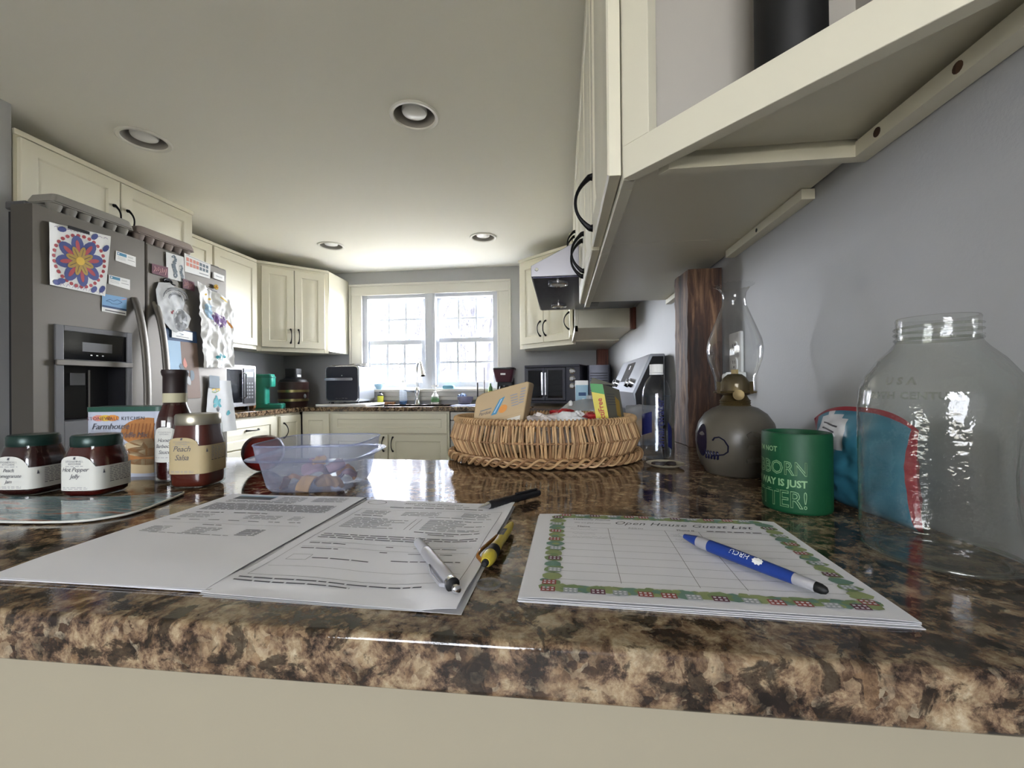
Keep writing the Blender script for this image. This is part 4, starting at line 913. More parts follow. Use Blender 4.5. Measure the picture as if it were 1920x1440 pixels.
# ------------------------------------------------------------------ papers on the counter
mat('sheet', 'e8e8ee', .6); mat('sheet_back', 'c9c9cc', .6); mat('print', '8d8d92', .7); mat('print_dark', '55555c', .7); mat('pen_ink', '5a6070', .6)
mat('photo_dark', '5a5f66', .5); mat('leaf', '7f9468', .7); mat('leaf2', '94a070', .7); mat('leaf3', '6f8f80', .7); mat('house_red', '9a4f4c', .7); mat('house_plum', '6b3f50', .7); mat('house_grey', 'a7aeb4', .7)
def words(mb, P, x0, x1, y, h, r, m='print', wl=(.006, .02)):
    mb.m(m); x = x0
    while x < x1:
        L = min(r.uniform(*wl), x1 - x); n = max(1, int(L / .01))
        for i in range(n):
            a, b = x + L * i / n, x + L * (i + 1) / n
            mb.quad([P(a, y), P(b, y), P(b, y + h), P(a, y + h)])
        x += L + .002
def hline(mb, P, x0, x1, y, w=.0004, m='print_dark', n=14):
    mb.m(m)
    for i in range(n):
        a, b = x0 + (x1 - x0) * i / n, x0 + (x1 - x0) * (i + 1) / n; mb.quad([P(a, y), P(b, y), P(b, y + w), P(a, y + w)])
def vline(mb, P, x, y0, y1, w=.0004, m='print_dark', n=14):
    mb.m(m)
    for i in range(n):
        a, b = y0 + (y1 - y0) * i / n, y0 + (y1 - y0) * (i + 1) / n; mb.quad([P(x, a), P(x + w, a), P(x + w, b), P(x, b)])
def sheet_mb(mb, Hf, w, h, m='sheet', nx=20, ny=26, thick=.0002, M=None):
    g = [[(-w / 2 + w * i / nx, -h / 2 + h * j / ny) for i in range(nx + 1)] for j in range(ny + 1)]
    vs = [(x, y, Hf(x, y)) for r in g for x, y in r]; n1 = nx + 1
    fs_ = [(j * n1 + i, j * n1 + i + 1, (j + 1) * n1 + i + 1, (j + 1) * n1 + i) for j in range(ny) for i in range(nx)]
    mb.m(m).add(vs, fs_, M); k = len(vs); lo = [(x, y, z - thick) for x, y, z in vs]
    mb.add(lo, fs_, M)
    edge = [i for i in range(nx)] ; o = len(mb.v) - 2 * k
    per = [(j, 0) for j in ()]
    bd = [i for i in range(n1)] + [(j + 1) * n1 + nx for j in range(ny)] + [ny * n1 + nx - 1 - i for i in range(nx)] + [(ny - 1 - j) * n1 for j in range(ny - 1)]
    for a_, b_ in zip(bd, bd[1:] + bd[:1]): mb.f.append((o + a_, o + b_, o + k + b_, o + k + a_)); mb.fm.append(m)
W8, H11 = .2159, .2794
# left document
t = thing('document_stack', 'leftmost stack of printed sheets with a small dark photo at its top', 'papers', (-.398, .457, CT), -.012)
Hl = lambda x, y: .0045 + .0012 * noise.noise(Vector((x * 12, y * 12, 1))) - (.002 * max(0, (-y - .10) / .04)) + .0005
mb = MB()
for q, (dx, dy, rz_) in enumerate(((.004, .003, .012), (-.002, .001, -.006), (.003, -.001, .004))):
    sheet_mb(mb, lambda x, y: .0006 + .0011 * q, W8, H11, 'sheet_back', 4, 4, .0009, T(dx, dy, 0) @ RZ(rz_))
mb.obj('under_sheets', t, smooth=0)
mb = MB(); sheet_mb(mb, Hl, W8, H11); P = lambda x, y: (x, y, Hl(x, y) + .0003); r = random.Random(3)
mb.m('photo_dark')
for i in range(6):
    for j in range(2): a = -.085 + i * .01; b = .112 + j * .007; mb.quad([P(a, b), P(a + .01, b), P(a + .01, b + .007), P(a, b + .007)])
mb.m('ink_sky')
for i in range(6): a = -.085 + i * .01; mb.quad([P(a, .126), P(a + .01, .126), P(a + .01, .131), P(a, .131)])
for q in range(5): words(mb, P, -.015, .025, .128 - q * .0045, .0015, r); words(mb, P, .04, .088, .127 - q * .0045, .0015, r)
for q in range(2): words(mb, P, -.085, .02, .104 - q * .005, .0018, r, 'print_dark')
for q in range(9): words(mb, P, -.093, .09, .090 - q * .0034, .0019, r)
words(mb, P, -.085, -.045, .050, .002, r, 'print_dark'); words(mb, P, -.03, .02, .050, .002, r, 'print_dark')
for q in range(4): words(mb, P, -.093, -.05, .042 - q * .004, .0014, r); words(mb, P, .0, .045, .042 - q * .004, .0014, r); words(mb, P, .06, .075, .042 - q * .004, .0012, r)
for q in range(7): words(mb, P, -.093 + .027 * q, -.078 + .027 * q, .020, .0014, r, 'print_dark')
hline(mb, P, -.09, .09, .008, .0003); words(mb, P, -.03, -.005, .002, .0015, r, 'print_dark')
for q in range(6):
    words(mb, P, -.085, -.06, -.008 - q * .0035, .0013, r); words(mb, P, -.03, .005 if q < 3 else -.005, -.008 - q * .0035, .0013, r); words(mb, P, .035, .06, -.008 - q * .0035, .0013, r, 'print_dark')
words(mb, P, -.07, .03, -.028, .0012, r)
mb.obj('top_sheet', t, smooth=60)
# middle document
t = thing('document_stack', 'middle wavy printed form with the silver pen lying on it', 'papers', (-.1795, .4477, CT), -.0445)
def Hm(x, y):
    w_ = max(0, min(1, (x + .02) / .12)); k = max(0, min(1, (-y - .0) / .14))
    z = .0034 + .0016 * noise.noise(Vector((x * 14, y * 14, 4))) + .0028 * k * sin(x * 55 + y * 30) * (.3 + .7 * w_) + .0035 * max(0, (x - .07) / .04) * (1 - k * .6)
    if -y > .118: z -= (.0 + .0022 * (-y - .118) / .02)
    return max(z, .0022)
mb = MB()
for q, (dx, dy, rz_) in enumerate(((.002, -.001, .012), (-.001, -.0005, .004))):
    sheet_mb(mb, lambda x, y: .0004 + .0008 * q + .0008 * (sin(x * 30 + q) + 1) * max(0, (x - .03) / .08), W8, H11, 'sheet_back', 12, 4, .0002, T(dx, dy, 0) @ RZ(rz_))
mb.obj('under_sheets', t, smooth=40)
mb = MB(); sheet_mb(mb, Hm, W8, H11, nx=40, ny=50); P = lambda x, y: (x, y, Hm(x, y) + .0003); r = random.Random(8)
pts = [(-.088 + .014 * cos(a), .125 + .009 * sin(a)) for a in [i * pi / 10 for i in range(21)]]
mb.m('print')
for (a, b), (c_, d) in zip(pts, pts[1:]): mb.quad([P(a, b), P(c_, d), P(-.088 + (c_ + .088) * .9, .125 + (d - .125) * .9), P(-.088 + (a + .088) * .9, .125 + (b - .125) * .9)])
mb.m('print_dark').text('State of New Hampshire', .0085, lambda x, y: P(x - .005, y + .124), align='CENTER', shear=.2)
words(mb, P, -.03, .05, .117, .0018, r); words(mb, P, -.06, .07, .106, .0022, r, 'print_dark')
hline(mb, P, -.095, .098, .095); hline(mb, P, -.095, .098, -.105); vline(mb, P, -.095, -.105, .095); vline(mb, P, .098, -.105, .095)
for q in range(4): words(mb, P, -.085, -.05, .087 - q * .0045, .0014, r); words(mb, P, -.03, .02, .087 - q * .0045, .0014, r); words(mb, P, .05, .085, .087 - q * .0045, .0014, r)
words(mb, P, -.09, -.05, .066, .0018, r, 'print_dark'); words(mb, P, .01, .09, .066, .0015, r)
for q in range(9): words(mb, P, -.085, r.uniform(-.04, -.01), .056 - q * .0042, .0014, r); words(mb, P, .015, r.uniform(.05, .088), .056 - q * .0042, .0014, r)
vline(mb, P, -.003, .02, .06); vline(mb, P, .004, .02, .06)
words(mb, P, .012, .088, .014, .0016, r, 'print_dark'); words(mb, P, .03, .06, .009, .0016, r, 'print_dark')
for q in range(3): words(mb, P, -.088, .09 - .05 * (q == 2), -.003 - q * .0055, .0018, r, 'print_dark')
for q in range(2): hline(mb, P, -.088, .09, -.026 - q * .014, .0003); words(mb, P, -.086, -.045, -.031 - q * .014, .0016, r, 'print_dark'); words(mb, P, .0, .008, -.031 - q * .014, .0016, r, 'print_dark'); words(mb, P, .03, .075, -.031 - q * .014, .0014, r)
for (a, b, c_, d) in ((-.083, -.072, -.062, -.0716), (-.083, -.060, -.062, -.0596)): hline(mb, P, a, c_, b, .0004, n=3)
vline(mb, P, -.083, -.072, -.060, n=2); vline(mb, P, -.062, -.072, -.060, n=2)
words(mb, P, -.058, .0, -.068, .0017, r, 'print_dark'); words(mb, P, .02, .088, -.062, .0015, r, 'print_dark')
hline(mb, P, -.09, .095, -.086, .0003)
words(mb, P, -.098, .07, -.112, .0017, r, 'print_dark'); words(mb, P, -.098, .01, -.118, .0017, r, 'print_dark')
mb.obj('top_sheet', t, smooth=70)
# guest list
t = thing('guest_list', 'open house guest list sheet with a green border of little houses, under the blue pen', 'papers', (.1075, .4328, CT), -.026)
mb = MB()
for q, (dx, dy, rz_) in enumerate(((.001, -.002, -.008), (-.001, -.001, .003), (.0, 0, 0))):
    sheet_mb(mb, lambda x, y: .0006 + .0009 * q, H11, W8, 'sheet_back', 3, 3, .0005, T(dx, dy, 0) @ RZ(rz_))
mb.obj('under_sheets', t, smooth=0)
Hg = lambda x, y: .0042 + .0006 * noise.noise(Vector((x * 9, y * 9, 7))) - .0012 * max(0, (abs(x) - .12) / .02)
mb = MB(); sheet_mb(mb, Hg, H11, W8); r = random.Random(12)
PP = lambda x, y, o=.0003: (x, y, Hg(x, y) + o)
# border
def bl(x, y, rx, ry, m, o, n=9, rot=0):
    ring = [PP(x + rx * (1 + .15 * r.uniform(-1, 1)) * cos(2 * pi * i / n), y + ry * (1 + .15 * r.uniform(-1, 1)) * sin(2 * pi * i / n), o) for i in range(n)]
    mb.m(m).add([PP(x, y, o)] + ring, [(0, 1 + i, 1 + (i + 1) % n) for i in range(n)])
def house(x, y, s_, m, d):
    a, b = s_ * .9, s_ * .62
    mb.m(m).quad([PP(x - a, y - b, .0007), PP(x + a, y - b, .0007), PP(x + a, y + b, .0007), PP(x - a, y + b, .0007)])
    mb.m('sheet')
    for i in range(3):
        for j in range(2):
            xx, yy = x - a * .62 + i * a * .62, y - b * .45 + j * b * .9; mb.quad([PP(xx - a * .17, yy - b * .22, .0008), PP(xx + a * .17, yy - b * .22, .0008), PP(xx + a * .17, yy + b * .22, .0008), PP(xx - a * .17, yy + b * .22, .0008)])
gx, gy = H11 / 2, W8 / 2
def border(n, f):
    for i in range(n):
        (x, y), dirn = f((i + .5) / n); m = ('leaf', 'leaf2', 'leaf', 'leaf3')[i % 4]
        bl(x, y, .0080 + .002 * r.random(), .0058 + .0015 * r.random(), m, .0004 + (i % 3) * .00005); bl(x + r.uniform(-.006, .006), y + r.uniform(-.005, .005), .004, .003, ('leaf3', 'leaf2', 'leaf')[i % 3], .0006)
        if i % 2 == 0: house(x + r.uniform(-.002, .002), y - .0035 * dirn[1] + 0 , .0064, ('house_red', 'house_grey', 'house_plum', 'house_grey', 'house_red')[(i // 2) % 5], 0)
border(26, lambda f: ((-gx + .018 + (2 * gx - .034) * f, -gy + .0175), (0, 1)))
border(24, lambda f: ((-gx + .028 + (2 * gx - .05) * f, gy - .010), (0, -1)))
border(15, lambda f: ((-gx + .0245, -gy + .02 + (2 * gy - .03) * f), (1, 0)))
border(16, lambda f: ((gx - .018, -gy + .016 + (2 * gy - .028) * f), (-1, 0)))
# writing
mb.m('print_dark')
mb.text('Open House Guest List', .0150, lambda x, y: PP(x + .026, y + .0735), shear=.45, align='CENTER', spacing=1.05)
mb.text('Welcome Friends', .0062, lambda x, y: PP(x - .098, y + .085), shear=.5)
mb.text('We are glad you came!', .0045, lambda x, y: PP(x - .096, y + .073), shear=.3)
mb.text('Name', .0058, lambda x, y: PP(x - .092, y + .0595), bold=.0001); mb.text('Address', .0050, lambda x, y: PP(x - .035, y + .0595)); mb.text('Phone #', .0055, lambda x, y: PP(x + .018, y + .0595), bold=.0001)
words(mb, PP, .050, .108, .0605, .0022, r, 'print_dark', (.004, .012))
for q in range(9): hline(mb, PP, -.110, .112, .0575 - q * .0165, .0003)
for x in (-.058, .004, .040): vline(mb, PP, x, -.077, .0575, .0004)
mb.m('pen_ink')
def squig(x0, y0, L, h, seed):
    rr = random.Random(seed); n = int(L / .0013); pts = [(x0 + L * i / n, y0 + h * rr.uniform(0, 1) * (1 if i % 2 else .3)) for i in range(n + 1)]
    for (a, b), (c_, d) in zip(pts, pts[1:]):
        mb.quad([PP(a, b - .0002), PP(a, b + .0002), PP(c_, d + .0002), PP(c_, d - .0002)])
squig(-.100, .050, .03, .004, 1); squig(-.098, .036, .025, .004, 2); squig(-.098, .026, .045, .006, 3); squig(.008, .046, .022, .004, 4); squig(.01, .041, .018, .003, 5); squig(.010, .030, .024, .004, 6); squig(.016, .025, .018, .003, 7)
mb.obj('top_sheet', t, smooth=60)

# ------------------------------------------------------------------ pens
def along(p0, p1, roll=0):
    a, b = Vector(p0), Vector(p1); x = (b - a).normalized(); y = Vector((0, 0, 1)).cross(x).normalized(); z = x.cross(y)
    return Matrix(((x.x, y.x, z.x, a.x), (x.y, y.y, z.y, a.y), (x.z, y.z, z.z, a.z), (0, 0, 0, 1))) @ RX(roll)
def xl(mb, prof, seg=24): return mb.rings([[(x, r_ * cos(2 * pi * i / seg), r_ * sin(2 * pi * i / seg)) for i in range(seg)] for x, r_ in prof])
mat('pen_black', '17171a', .35); mat('pen_silver', 'bcbcc2', .3, .45); mat('pen_yellow', 'c0ad3a', .3); mat('pen_blue', '1d3a86', .3); mat('amber', '8a5a24', .25); mat('rubber', '0b0b0c', .6)
def pen(name, label, p0, p1, roll=0):
    t = thing(name, label, 'pen'); t.matrix_world = along(p0, p1, roll); t.rotation_mode = 'XYZ'; return t
t = pen('pen', 'black ballpoint pen with a silver tip resting on the middle form corner', (-.1090, .5430, .9240), (-.0351, .6330, .9225)); t.scale = (.95, .95, .95)
xl(MB('chrome'), [(0, .0006), (.003, .0012), (.016, .0045), (.019, .0048)]).obj('tip', t)
mb = MB('pen_black'); xl(mb, [(.019, .0055)] + [(.021 + .003 * i, .0062 if i % 2 else .0057) for i in range(10)] + [(.055, .0060), (.118, .0058), (.120, .0050), (.1225, .0050)]); mb.obj('barrel', t, smooth=30)
MB('pen_black').box(.072, -.002, .0055, .118, .002, .0082).obj('clip', t, bevel=.0008)
t = pen('pen', 'silver ballpoint pen lying on the middle form', (-.1480, .4190, .9250), (-.0800, .3165, .9262), .0); t.scale = (.94, .94, .94)
mb = MB('pen_silver'); xl(mb, [(0, .0015), (.002, .0028)] + [(.004 + .0045 * i + d, rr) for i in range(8) for d, rr in ((0, .0037 + .0002 * i), (.0022, .0052 + .0001 * i))] + [(.041, .0056), (.044, .0058)]); mb.obj('grip', t, smooth=25)
xl(MB('pen_silver'), [(.044, .0060), (.08, .0062), (.112, .0060), (.113, .0056)]).obj('barrel', t)
mb = MB('chrome'); xl(mb, [(.113, .0062), (.1135, .0064), (.118, .0062)]); mb.m('rubber'); xl(mb, [(.118, .0062), (.119, .005), (.1195, .003)]); mb.obj('end_ring', t)
xl(MB('chrome'), [(.119, .0028), (.125, .0028), (.126, .0036), (.129, .0036), (.130, .002)]).obj('clicker', t)
MB('pen_silver').tube([(.116, -.006, .0), (.113, -.0095, .0), (.09, -.0105, 0), (.072, -.0075, 0), (.070, -.0065, 0)], [(.0018, .0009)] * 5, 8, flat=(0, 0, 1)).obj('clip', t)
t = pen('pen', 'yellow and black pen leaning on the right edge of the middle form', (-.0588, .4920, .9220), (-.0690, .3680, .9255))
xl(MB('pen_yellow'), [(0, .0010), (.004, .0030), (.02, .0045), (.045, .0052), (.07, .0050), (.085, .0056), (.09, .0060)]).obj('barrel', t)
mb = MB('rubber'); xl(mb, [(.088, .0063), (.094, .0068), (.102, .0066)]); mb.obj('band', t)
mb = MB('pen_yellow'); xl(mb, [(.100, .0060), (.108, .0068), (.116, .0058), (.120, .0040)]); mb.obj('end_cap', t); xl(MB('rubber'), [(.119, .0034), (.123, .0032), (.1245, .0018)]).obj('button', t)
MB('amber').tube([(.118, -.004, 0), (.112, -.0098, .002), (.098, -.0108, .002), (.075, -.008, .002), (.052, -.0060, .001)], [(.0024, .0014)] * 5, 8, flat=(0, 0, 1)).obj('clip', t)
mb = MB('print_dark'); [mb.box(.038 + .0042 * i, -.0025, .0049, .041 + .0042 * i, .0025, .00535) for i in range(5)]; mb.obj('logo_print', t, smooth=0)
t = pen('pen', 'blue pen with white lettering and a black stylus end on the guest list', (.1215, .4580, .9262), (.1985, .3420, .9262)); t.scale = (.93, .93, .93)
xl(MB('pen_silver'), [(0, .0008), (.002, .0012), (.006, .0022)]).obj('tip', t)
mb = MB('pen_blue'); xl(mb, [(.006, .0026), (.020, .0052), (.024, .0057)]); xl(mb, [(.038, .0062), (.06, .0063), (.10, .0058), (.122, .0052)]); bd_ = mb.obj('barrel', t)
xl(MB('pen_silver'), [(.024, .0058), (.030, .0062), (.038, .0062)]).obj('collar', t)
xl(MB('pen_silver'), [(.122, .0050), (.138, .0046), (.139, .0040)]).obj('metal_end', t); xl(MB('rubber'), [(.139, .0044), (.143, .0042), (.1465, .0030), (.148, .001)]).obj('stylus_tip', t)
MB('pen_blue').tube([(.028, .004, -.004), (.03, .0095, -.003), (.05, .0100, -.003), (.068, .0088, -.003)], [(.0026, .0012)] * 4, 8, flat=(0, 0, 1)).obj('clip', t)
def penwrap(R, off=.00025, th0=-.70): # x along the pen, y round the barrel
    return lambda x, y: (x, -(R + off) * cos(pi / 2 - 0 + th0 + y / R) * 1.0, (R + off) * sin(pi / 2 + th0 + y / R))
mb = MB('white'); f_ = penwrap(.0061)
mb.text('HRCU', .0072, lambda x, y: f_(.083 - x, -(y) + .0028), spacing=1.0)
ring = [f_(.0915 + (.0045 + .0009 * (k % 2)) * cos(a), .0 + (.0030 + .001 * (k % 2)) * sin(a)) for k, a in enumerate([2 * pi * i / 18 for i in range(18)])]
mb.add([f_(.0915, .0)] + ring, [(0, 1 + i, 1 + (i + 1) % 18) for i in range(18)])
mb.obj('lettering', bd_, smooth=0)
# clear bumper dot
thin_glass('clear_rubber', (.82, .8, .78), .05, 1.5, haze=.15)
o = MB('clear_rubber').lathe([(.0105, .0002), (.011, .0012), (.0095, .0022), (.008, .0014), (.004, .0012), (.0035, .0022), (.001, .0026)], 32).obj('bumper_pad'); o.location = (-.0625, .353, CT); tag(o, 'small round clear rubber pad on the granite near the yellow pen', 'pad')

# ------------------------------------------------------------------ jars, bottle and box on the left
class Wrap:
    def __init__(s, r, n=2, K=720):
        s.n = n; s.t = [0]; s.a = []
        prev = None; R0 = r(None) if callable(r) else r; s.R0 = R0
        for i in range(K + 1):
            a = -pi / 2 - pi + 2 * pi * i / K; s.a.append(a); c, q = cos(a), sin(a); k = 1 if n == 2 else (abs(c) ** n + abs(q) ** n) ** (-1 / n)
            p = (R0 * k * c, R0 * k * q)
            if prev: s.t.append(s.t[-1] + sqrt((p[0] - prev[0]) ** 2 + (p[1] - prev[1]) ** 2))
            prev = p
        s.mid = s.t[K // 2]; s.K = K
    def pt(s, d, z, off=.0003, r=None):
        v = s.mid + d; import bisect
        i = min(max(bisect.bisect_left(s.t, v), 1), s.K); f = (v - s.t[i - 1]) / max(1e-9, s.t[i] - s.t[i - 1]); a = s.a[i - 1] + (s.a[i] - s.a[i - 1]) * f
        c, q = cos(a), sin(a); n = s.n; k = 1 if n == 2 else (abs(c) ** n + abs(q) ** n) ** (-1 / n); R = (r or s.R0) * k + off
        return (R * c, R * q, z)
def label_mb(wr, m, s0, s1, z0, z1, arch=None, off=.0004, n=40):
    mb = MB(m); tops = []
    for i in range(n + 1):
        s_ = s0 + (s1 - s0) * i / n; zt = z1
        if arch and arch[0] < s_ < arch[1]:
            u = (s_ - (arch[0] + arch[1]) / 2) / ((arch[1] - arch[0]) / 2); zt = z1 + arch[2] * sqrt(max(0, 1 - abs(u) ** 2.6))
        tops.append((s_, zt))
    vs = []; K = 5
    for s_, zt in tops:
        for k in range(K + 1): vs.append(wr.pt(s_, z0 + (zt - z0) * k / K, off))
    fs_ = [(i * (K + 1) + k, (i + 1) * (K + 1) + k, (i + 1) * (K + 1) + k + 1, i * (K + 1) + k + 1) for i in range(n) for k in range(K)]
    mb.add(vs, fs_); return mb
def lwords(mb, wr, s0, s1, z, h, r, m='print'):
    P = lambda x, y: wr.pt(x, y, .0006); words(mb, P, s0, s1, z, h, r, m, (.003, .008))
mat('jar_green_lid', '16302a', .3, .3); mat('jam_dark', '2c100f', .25); mat('jam_red', '42110d', .2); mat('salsa', '4e1c11', .3); mat('sauce_dark', '2f0d0c', .2)
mat('label_white', 'cfcfc8', .6); mat('label_tan', 'b5a47e', .6); mat('tin_lid', 'a39e8e', .3, .8); mat('cap_brown', '241716', .5); mat('band_cream', 'b5b094', .6)
thin_glass('jar_glass', (.95, .96, .95), .02)
def jam(name, label, loc, rz, half, hb, hl, contents, lid, lm, word1, s0, s1, z0, z1, arch, sm=.0062, grp=None, Rl=.0305):
    t = thing(name, label, 'jar', (*loc, CT), rz)
    w = Wrap(half, 4)
    prof = [(half * .88, .001), (half * .98, .004), (half, .010), (half, hb * .66), (half * .96, hb * .76), (half * .90, hb * .86), (Rl * .90, hb * .97)]
    MB('jar_glass').lathe([(a, b) for a, b in prof] + [(Rl * .90, hb)], 56, n=4, cap1=False).obj('glass', t, smooth=60)
    MB(contents).lathe([(a - .0018, b + .0015) for a, b in prof], 48, n=3.8).obj('contents', t, smooth=60)
    mb = MB(lid).lathe([(Rl, hb - .002), (Rl + .0006, hb), (Rl + .0006, hl - .003), (Rl - .0015, hl), (.002, hl - .0004)], 48); mb.obj('lid', t, smooth=40)
    lb = label_mb(w, lm, s0, s1, z0, z1, arch).obj('label', t, smooth=60)
    mb = MB('print_dark'); r = random.Random(len(word1[0])); c0 = (arch[0] + arch[1]) / 2
    f = lambda x, y: w.pt(x, y, .0008)
    zz = z1 + arch[2] * .62
    mb.m('print_dark'); mb.quad([f(c0 - .002, zz + .0015), f(c0 + .001, zz + .001), f(c0 + .0025, zz + .0045), f(c0 - .0005, zz + .005)])
    mb.m('print').text('STONEWALL', .0042, lambda x, y: f(x + c0, y + zz - .0035), align='CENTER', spacing=1.15); mb.text('KITCHEN', .0042, lambda x, y: f(x + c0, y + zz - .0072), align='CENTER', spacing=1.1)
    lwords(mb, w, c0 - .014, c0 + .014, zz - .0098, .0008, r)
    mb.m('print_dark')
    for q, wd in enumerate(word1): mb.text(wd, sm, lambda x, y: f(x + c0, y + zz - .0175 - q * sm * 1.12), align='CENTER', shear=.35, spacing=.92)
    for q in range(2): lwords(mb, w, c0 - .019, c0 + .019, z0 + .0022 + .0022 * q, .0008, r)
    mb.m('print_dark'); mb.quad([f(arch[1] + .0115, z1 - .004), f(arch[1] + .0105, z1 - .011), f(arch[1] + .0135, z1 - .011)])
    for q in range(9): lwords(mb, w, arch[1] + .02, s1 - .003, z1 - .004 - q * .0028, .0011, r, 'print_dark' if q > 7 else 'print')
    mb.obj('lettering', lb, smooth=0)
    return t
jam('jam_jar', 'dark jam jar with green lid at the far left edge of the counter', (-.862, .600), .1162, .0335, .080, .0955, 'jam_dark', 'jar_green_lid', 'label_white', ('Peach', 'Pomegranate', 'Jam'), -.036, .094, .012, .046, (-.029, .024, .018), .0078)
jam('jam_jar', 'red pepper jelly jar with green lid and white label, second from the left', (-.748, .603), .1162, .0335, .080, .0955, 'jam_red', 'jar_green_lid', 'label_white', ('Hot Pepper', 'Jelly'), -.0335, .094, .012, .0485, (-.029, .025, .017), .0092)
jam('salsa_jar', 'peach salsa jar with a silver lid and tan label', (-.631, .671), .15, .0335, .108, .1245, 'salsa', 'tin_lid', 'label_tan', ('Peach', 'Salsa'), -.0335, .090, .025, .072, (-.031, .022, .014), .0130, Rl=.0325)
t = thing('sauce_bottle', 'dark barbecue sauce bottle with a brown cap behind the salsa jar', 'bottle', (-.703, .698, CT), .2)
pr_ = [(.025, .001), (.028, .004), (.0285, .012), (.0285, .10), (.026, .115), (.019, .135), (.0165, .146)]
MB('jar_glass').lathe(pr_ + [(.0165, .165)], 40, cap1=False).obj('glass', t); MB('sauce_dark').lathe([(a - .0015, b + .0055) for a, b in pr_], 36).obj('sauce', t)
mb = MB('cap_brown').lathe([(.0180, .160), (.0180, .190), (.0195, .193), (.0205, .199), (.0195, .2025), (.002, .2030)], 36); mb.obj('cap', t)
MB('band_cream').lathe([(.0182, .143), (.0182, .160)], 36, cap0=False, cap1=False).obj('neck_band', t)
w = Wrap(.0285); lb = label_mb(w, 'label_white', -.026, .024, .038, .086, (-.020, .020, .014)).obj('label', t, smooth=60)
mb = MB('print_dark'); f = lambda x, y: w.pt(x, y, .0008)
mb.m('print').text('STONEWALL', .0034, lambda x, y: f(x, y + .090), align='CENTER', spacing=1.1); mb.text('KITCHEN', .0034, lambda x, y: f(x, y + .0865), align='CENTER')
mb.m('print_dark')
for q, wd in enumerate(('Honey', 'Barbecue', 'Sauce')): mb.text(wd, .0095, lambda x, y: f(x, y + .074 - q * .0105), align='CENTER', shear=.35, spacing=.9)
lwords(mb, w, -.018, .018, .046, .0009, rng); mb.m('white').quad([f(-.004, .101), f(.003, .101), f(.003, .112), f(-.004, .112)])
mb.obj('lettering', lb, smooth=0)
# waffle mix canister / box
mat('box_white', 'b6bccb', .5); mat('box_green', '1c4a3c', .4); mat('waffle', 'a8703a', .6, var=.25, vscale=60); mat('waffle_dark', '8a5228', .6); mat('waffle_cream', 'c5b08a', .6)
t = thing('baking_mix_box', 'pancake and waffle mix box with a green top edge behind the jars', 'box', (-.838, .752, CT), .17)
bw, bh, bd = .150, .134, .07
mb = MB('box_white'); mb.rings([[(x, y, z) for x, y in rrect(-bw / 2, -bd / 2, bw / 2, bd / 2, .018, 5)] for z in (0, bh - .009)]); bx = mb.obj('body', t)
mb = MB('box_green'); mb.rings([[(x, y, z) for x, y in rrect(-bw / 2 - .001, -bd / 2 - .001, bw / 2 + .001, bd / 2 + .001, .019, 5)] for z in (bh - .009, bh - .001, bh)]); mb.obj('top_band', t)
mb = MB(); yb = -bd / 2 - .0004
def bq(m, x0, z0, x1, z1, o=0): mb.m(m).quad([(x0, yb - o, z0), (x1, yb - o, z0), (x1, yb - o, z1), (x0, yb - o, z1)])
for (cx, cz, rx, rz_, m) in ((.045, .085, .05, .028, 'waffle'), (.045, .055, .048, .018, 'waffle_cream'), (.04, .04, .05, .018, 'waffle'), (.035, .02, .055, .014, 'waffle_cream')):
    ring = [(min(max(cx + rx * cos(a), -.056), .056), yb - .0002, cz + rz_ * sin(a)) for a in [2 * pi * i / 24 for i in range(24)]]; mb.m(m).add([(cx, yb - .0002, cz)] + ring, [(0, 1 + i, 1 + (i + 1) % 24) for i in range(24)])
mb.m('waffle_dark')
for q in range(8):
    x = .003 + q * .0068; mb.quad([(x, yb - .0005, .074), (x + .002, yb - .0005, .074), (x + .007, yb - .0005, .102), (x + .005, yb - .0005, .102)])
mb.m('house_plum').text('STONEWALL', .0092, lambda x, y: (x - .066, yb - .0007, y + .109), spacing=1.1); mb.m('print_dark').text('KITCHEN', .0092, lambda x, y: (x - .004, yb - .0007, y + .109), spacing=1.15)
for k, (x, m) in enumerate(((-.045, 'ink_coral'), (-.02, 'ink_orange'), (-.033, 'ink_yellow'))):
    ring = [(x + .012 * cos(a) , yb - .0003, .113 + .006 * sin(a)) for a in [2 * pi * i / 10 for i in range(10)]]; mb.m(m).add(ring, [tuple(range(10))])
mb.m('print_dark').text('Farmhouse', .0160, lambda x, y: (x - .058, yb - .0008, y + .092), shear=.3, spacing=.95); mb.text('Pancake & Waffle Mix', .0135, lambda x, y: (x - .066, yb - .0008, y + .076), shear=.3, spacing=.92)
mb.obj('front_print', bx, smooth=0)
# painted glass board at the left front
painted('painted_glass', ['4a3a36', '6a4a5c', '8f979a', '2f6f7c', '9aa0a0', 'a8532a', '2f5f3c'], 9, .08, (1, 7, 1), .5)
pl = [(-.595, .608), (-.580, .56), (-.567, .505), (-.582, .478), (-.607, .460), (-.70, .452), (-.82, .455), (-.90, .47), (-.92, .52), (-.88, .553), (-.80, .562), (-.70, .566), (-.64, .585), (-.605, .607)]
cxy = (-.74, .51)
def smooth_poly(p, it=2):
    for _ in range(it):
        q = []
        for i in range(len(p)):
            a, b = p[i], p[(i + 1) % len(p)]; q += [(a[0] * .75 + b[0] * .25, a[1] * .75 + b[1] * .25), (a[0] * .25 + b[0] * .75, a[1] * .25 + b[1] * .75)]
        p = q
    return p
sp = [(x - cxy[0], y - cxy[1]) for x, y in smooth_poly(pl)]
t = thing('glossy_board', 'flat glossy painted glass board with a pale edge at the lower left, before the jars', 'trivet', (*cxy, CT))
MB('painted_glass').prism(sp, .0015, .0045).obj('painted_plate', t, smooth=20); mb = MB('label_white').tube([(x * 1.002, y * 1.002, .003) for x, y in sp], .0016, 6, closed=True); mb.obj('edge', t, smooth=70)

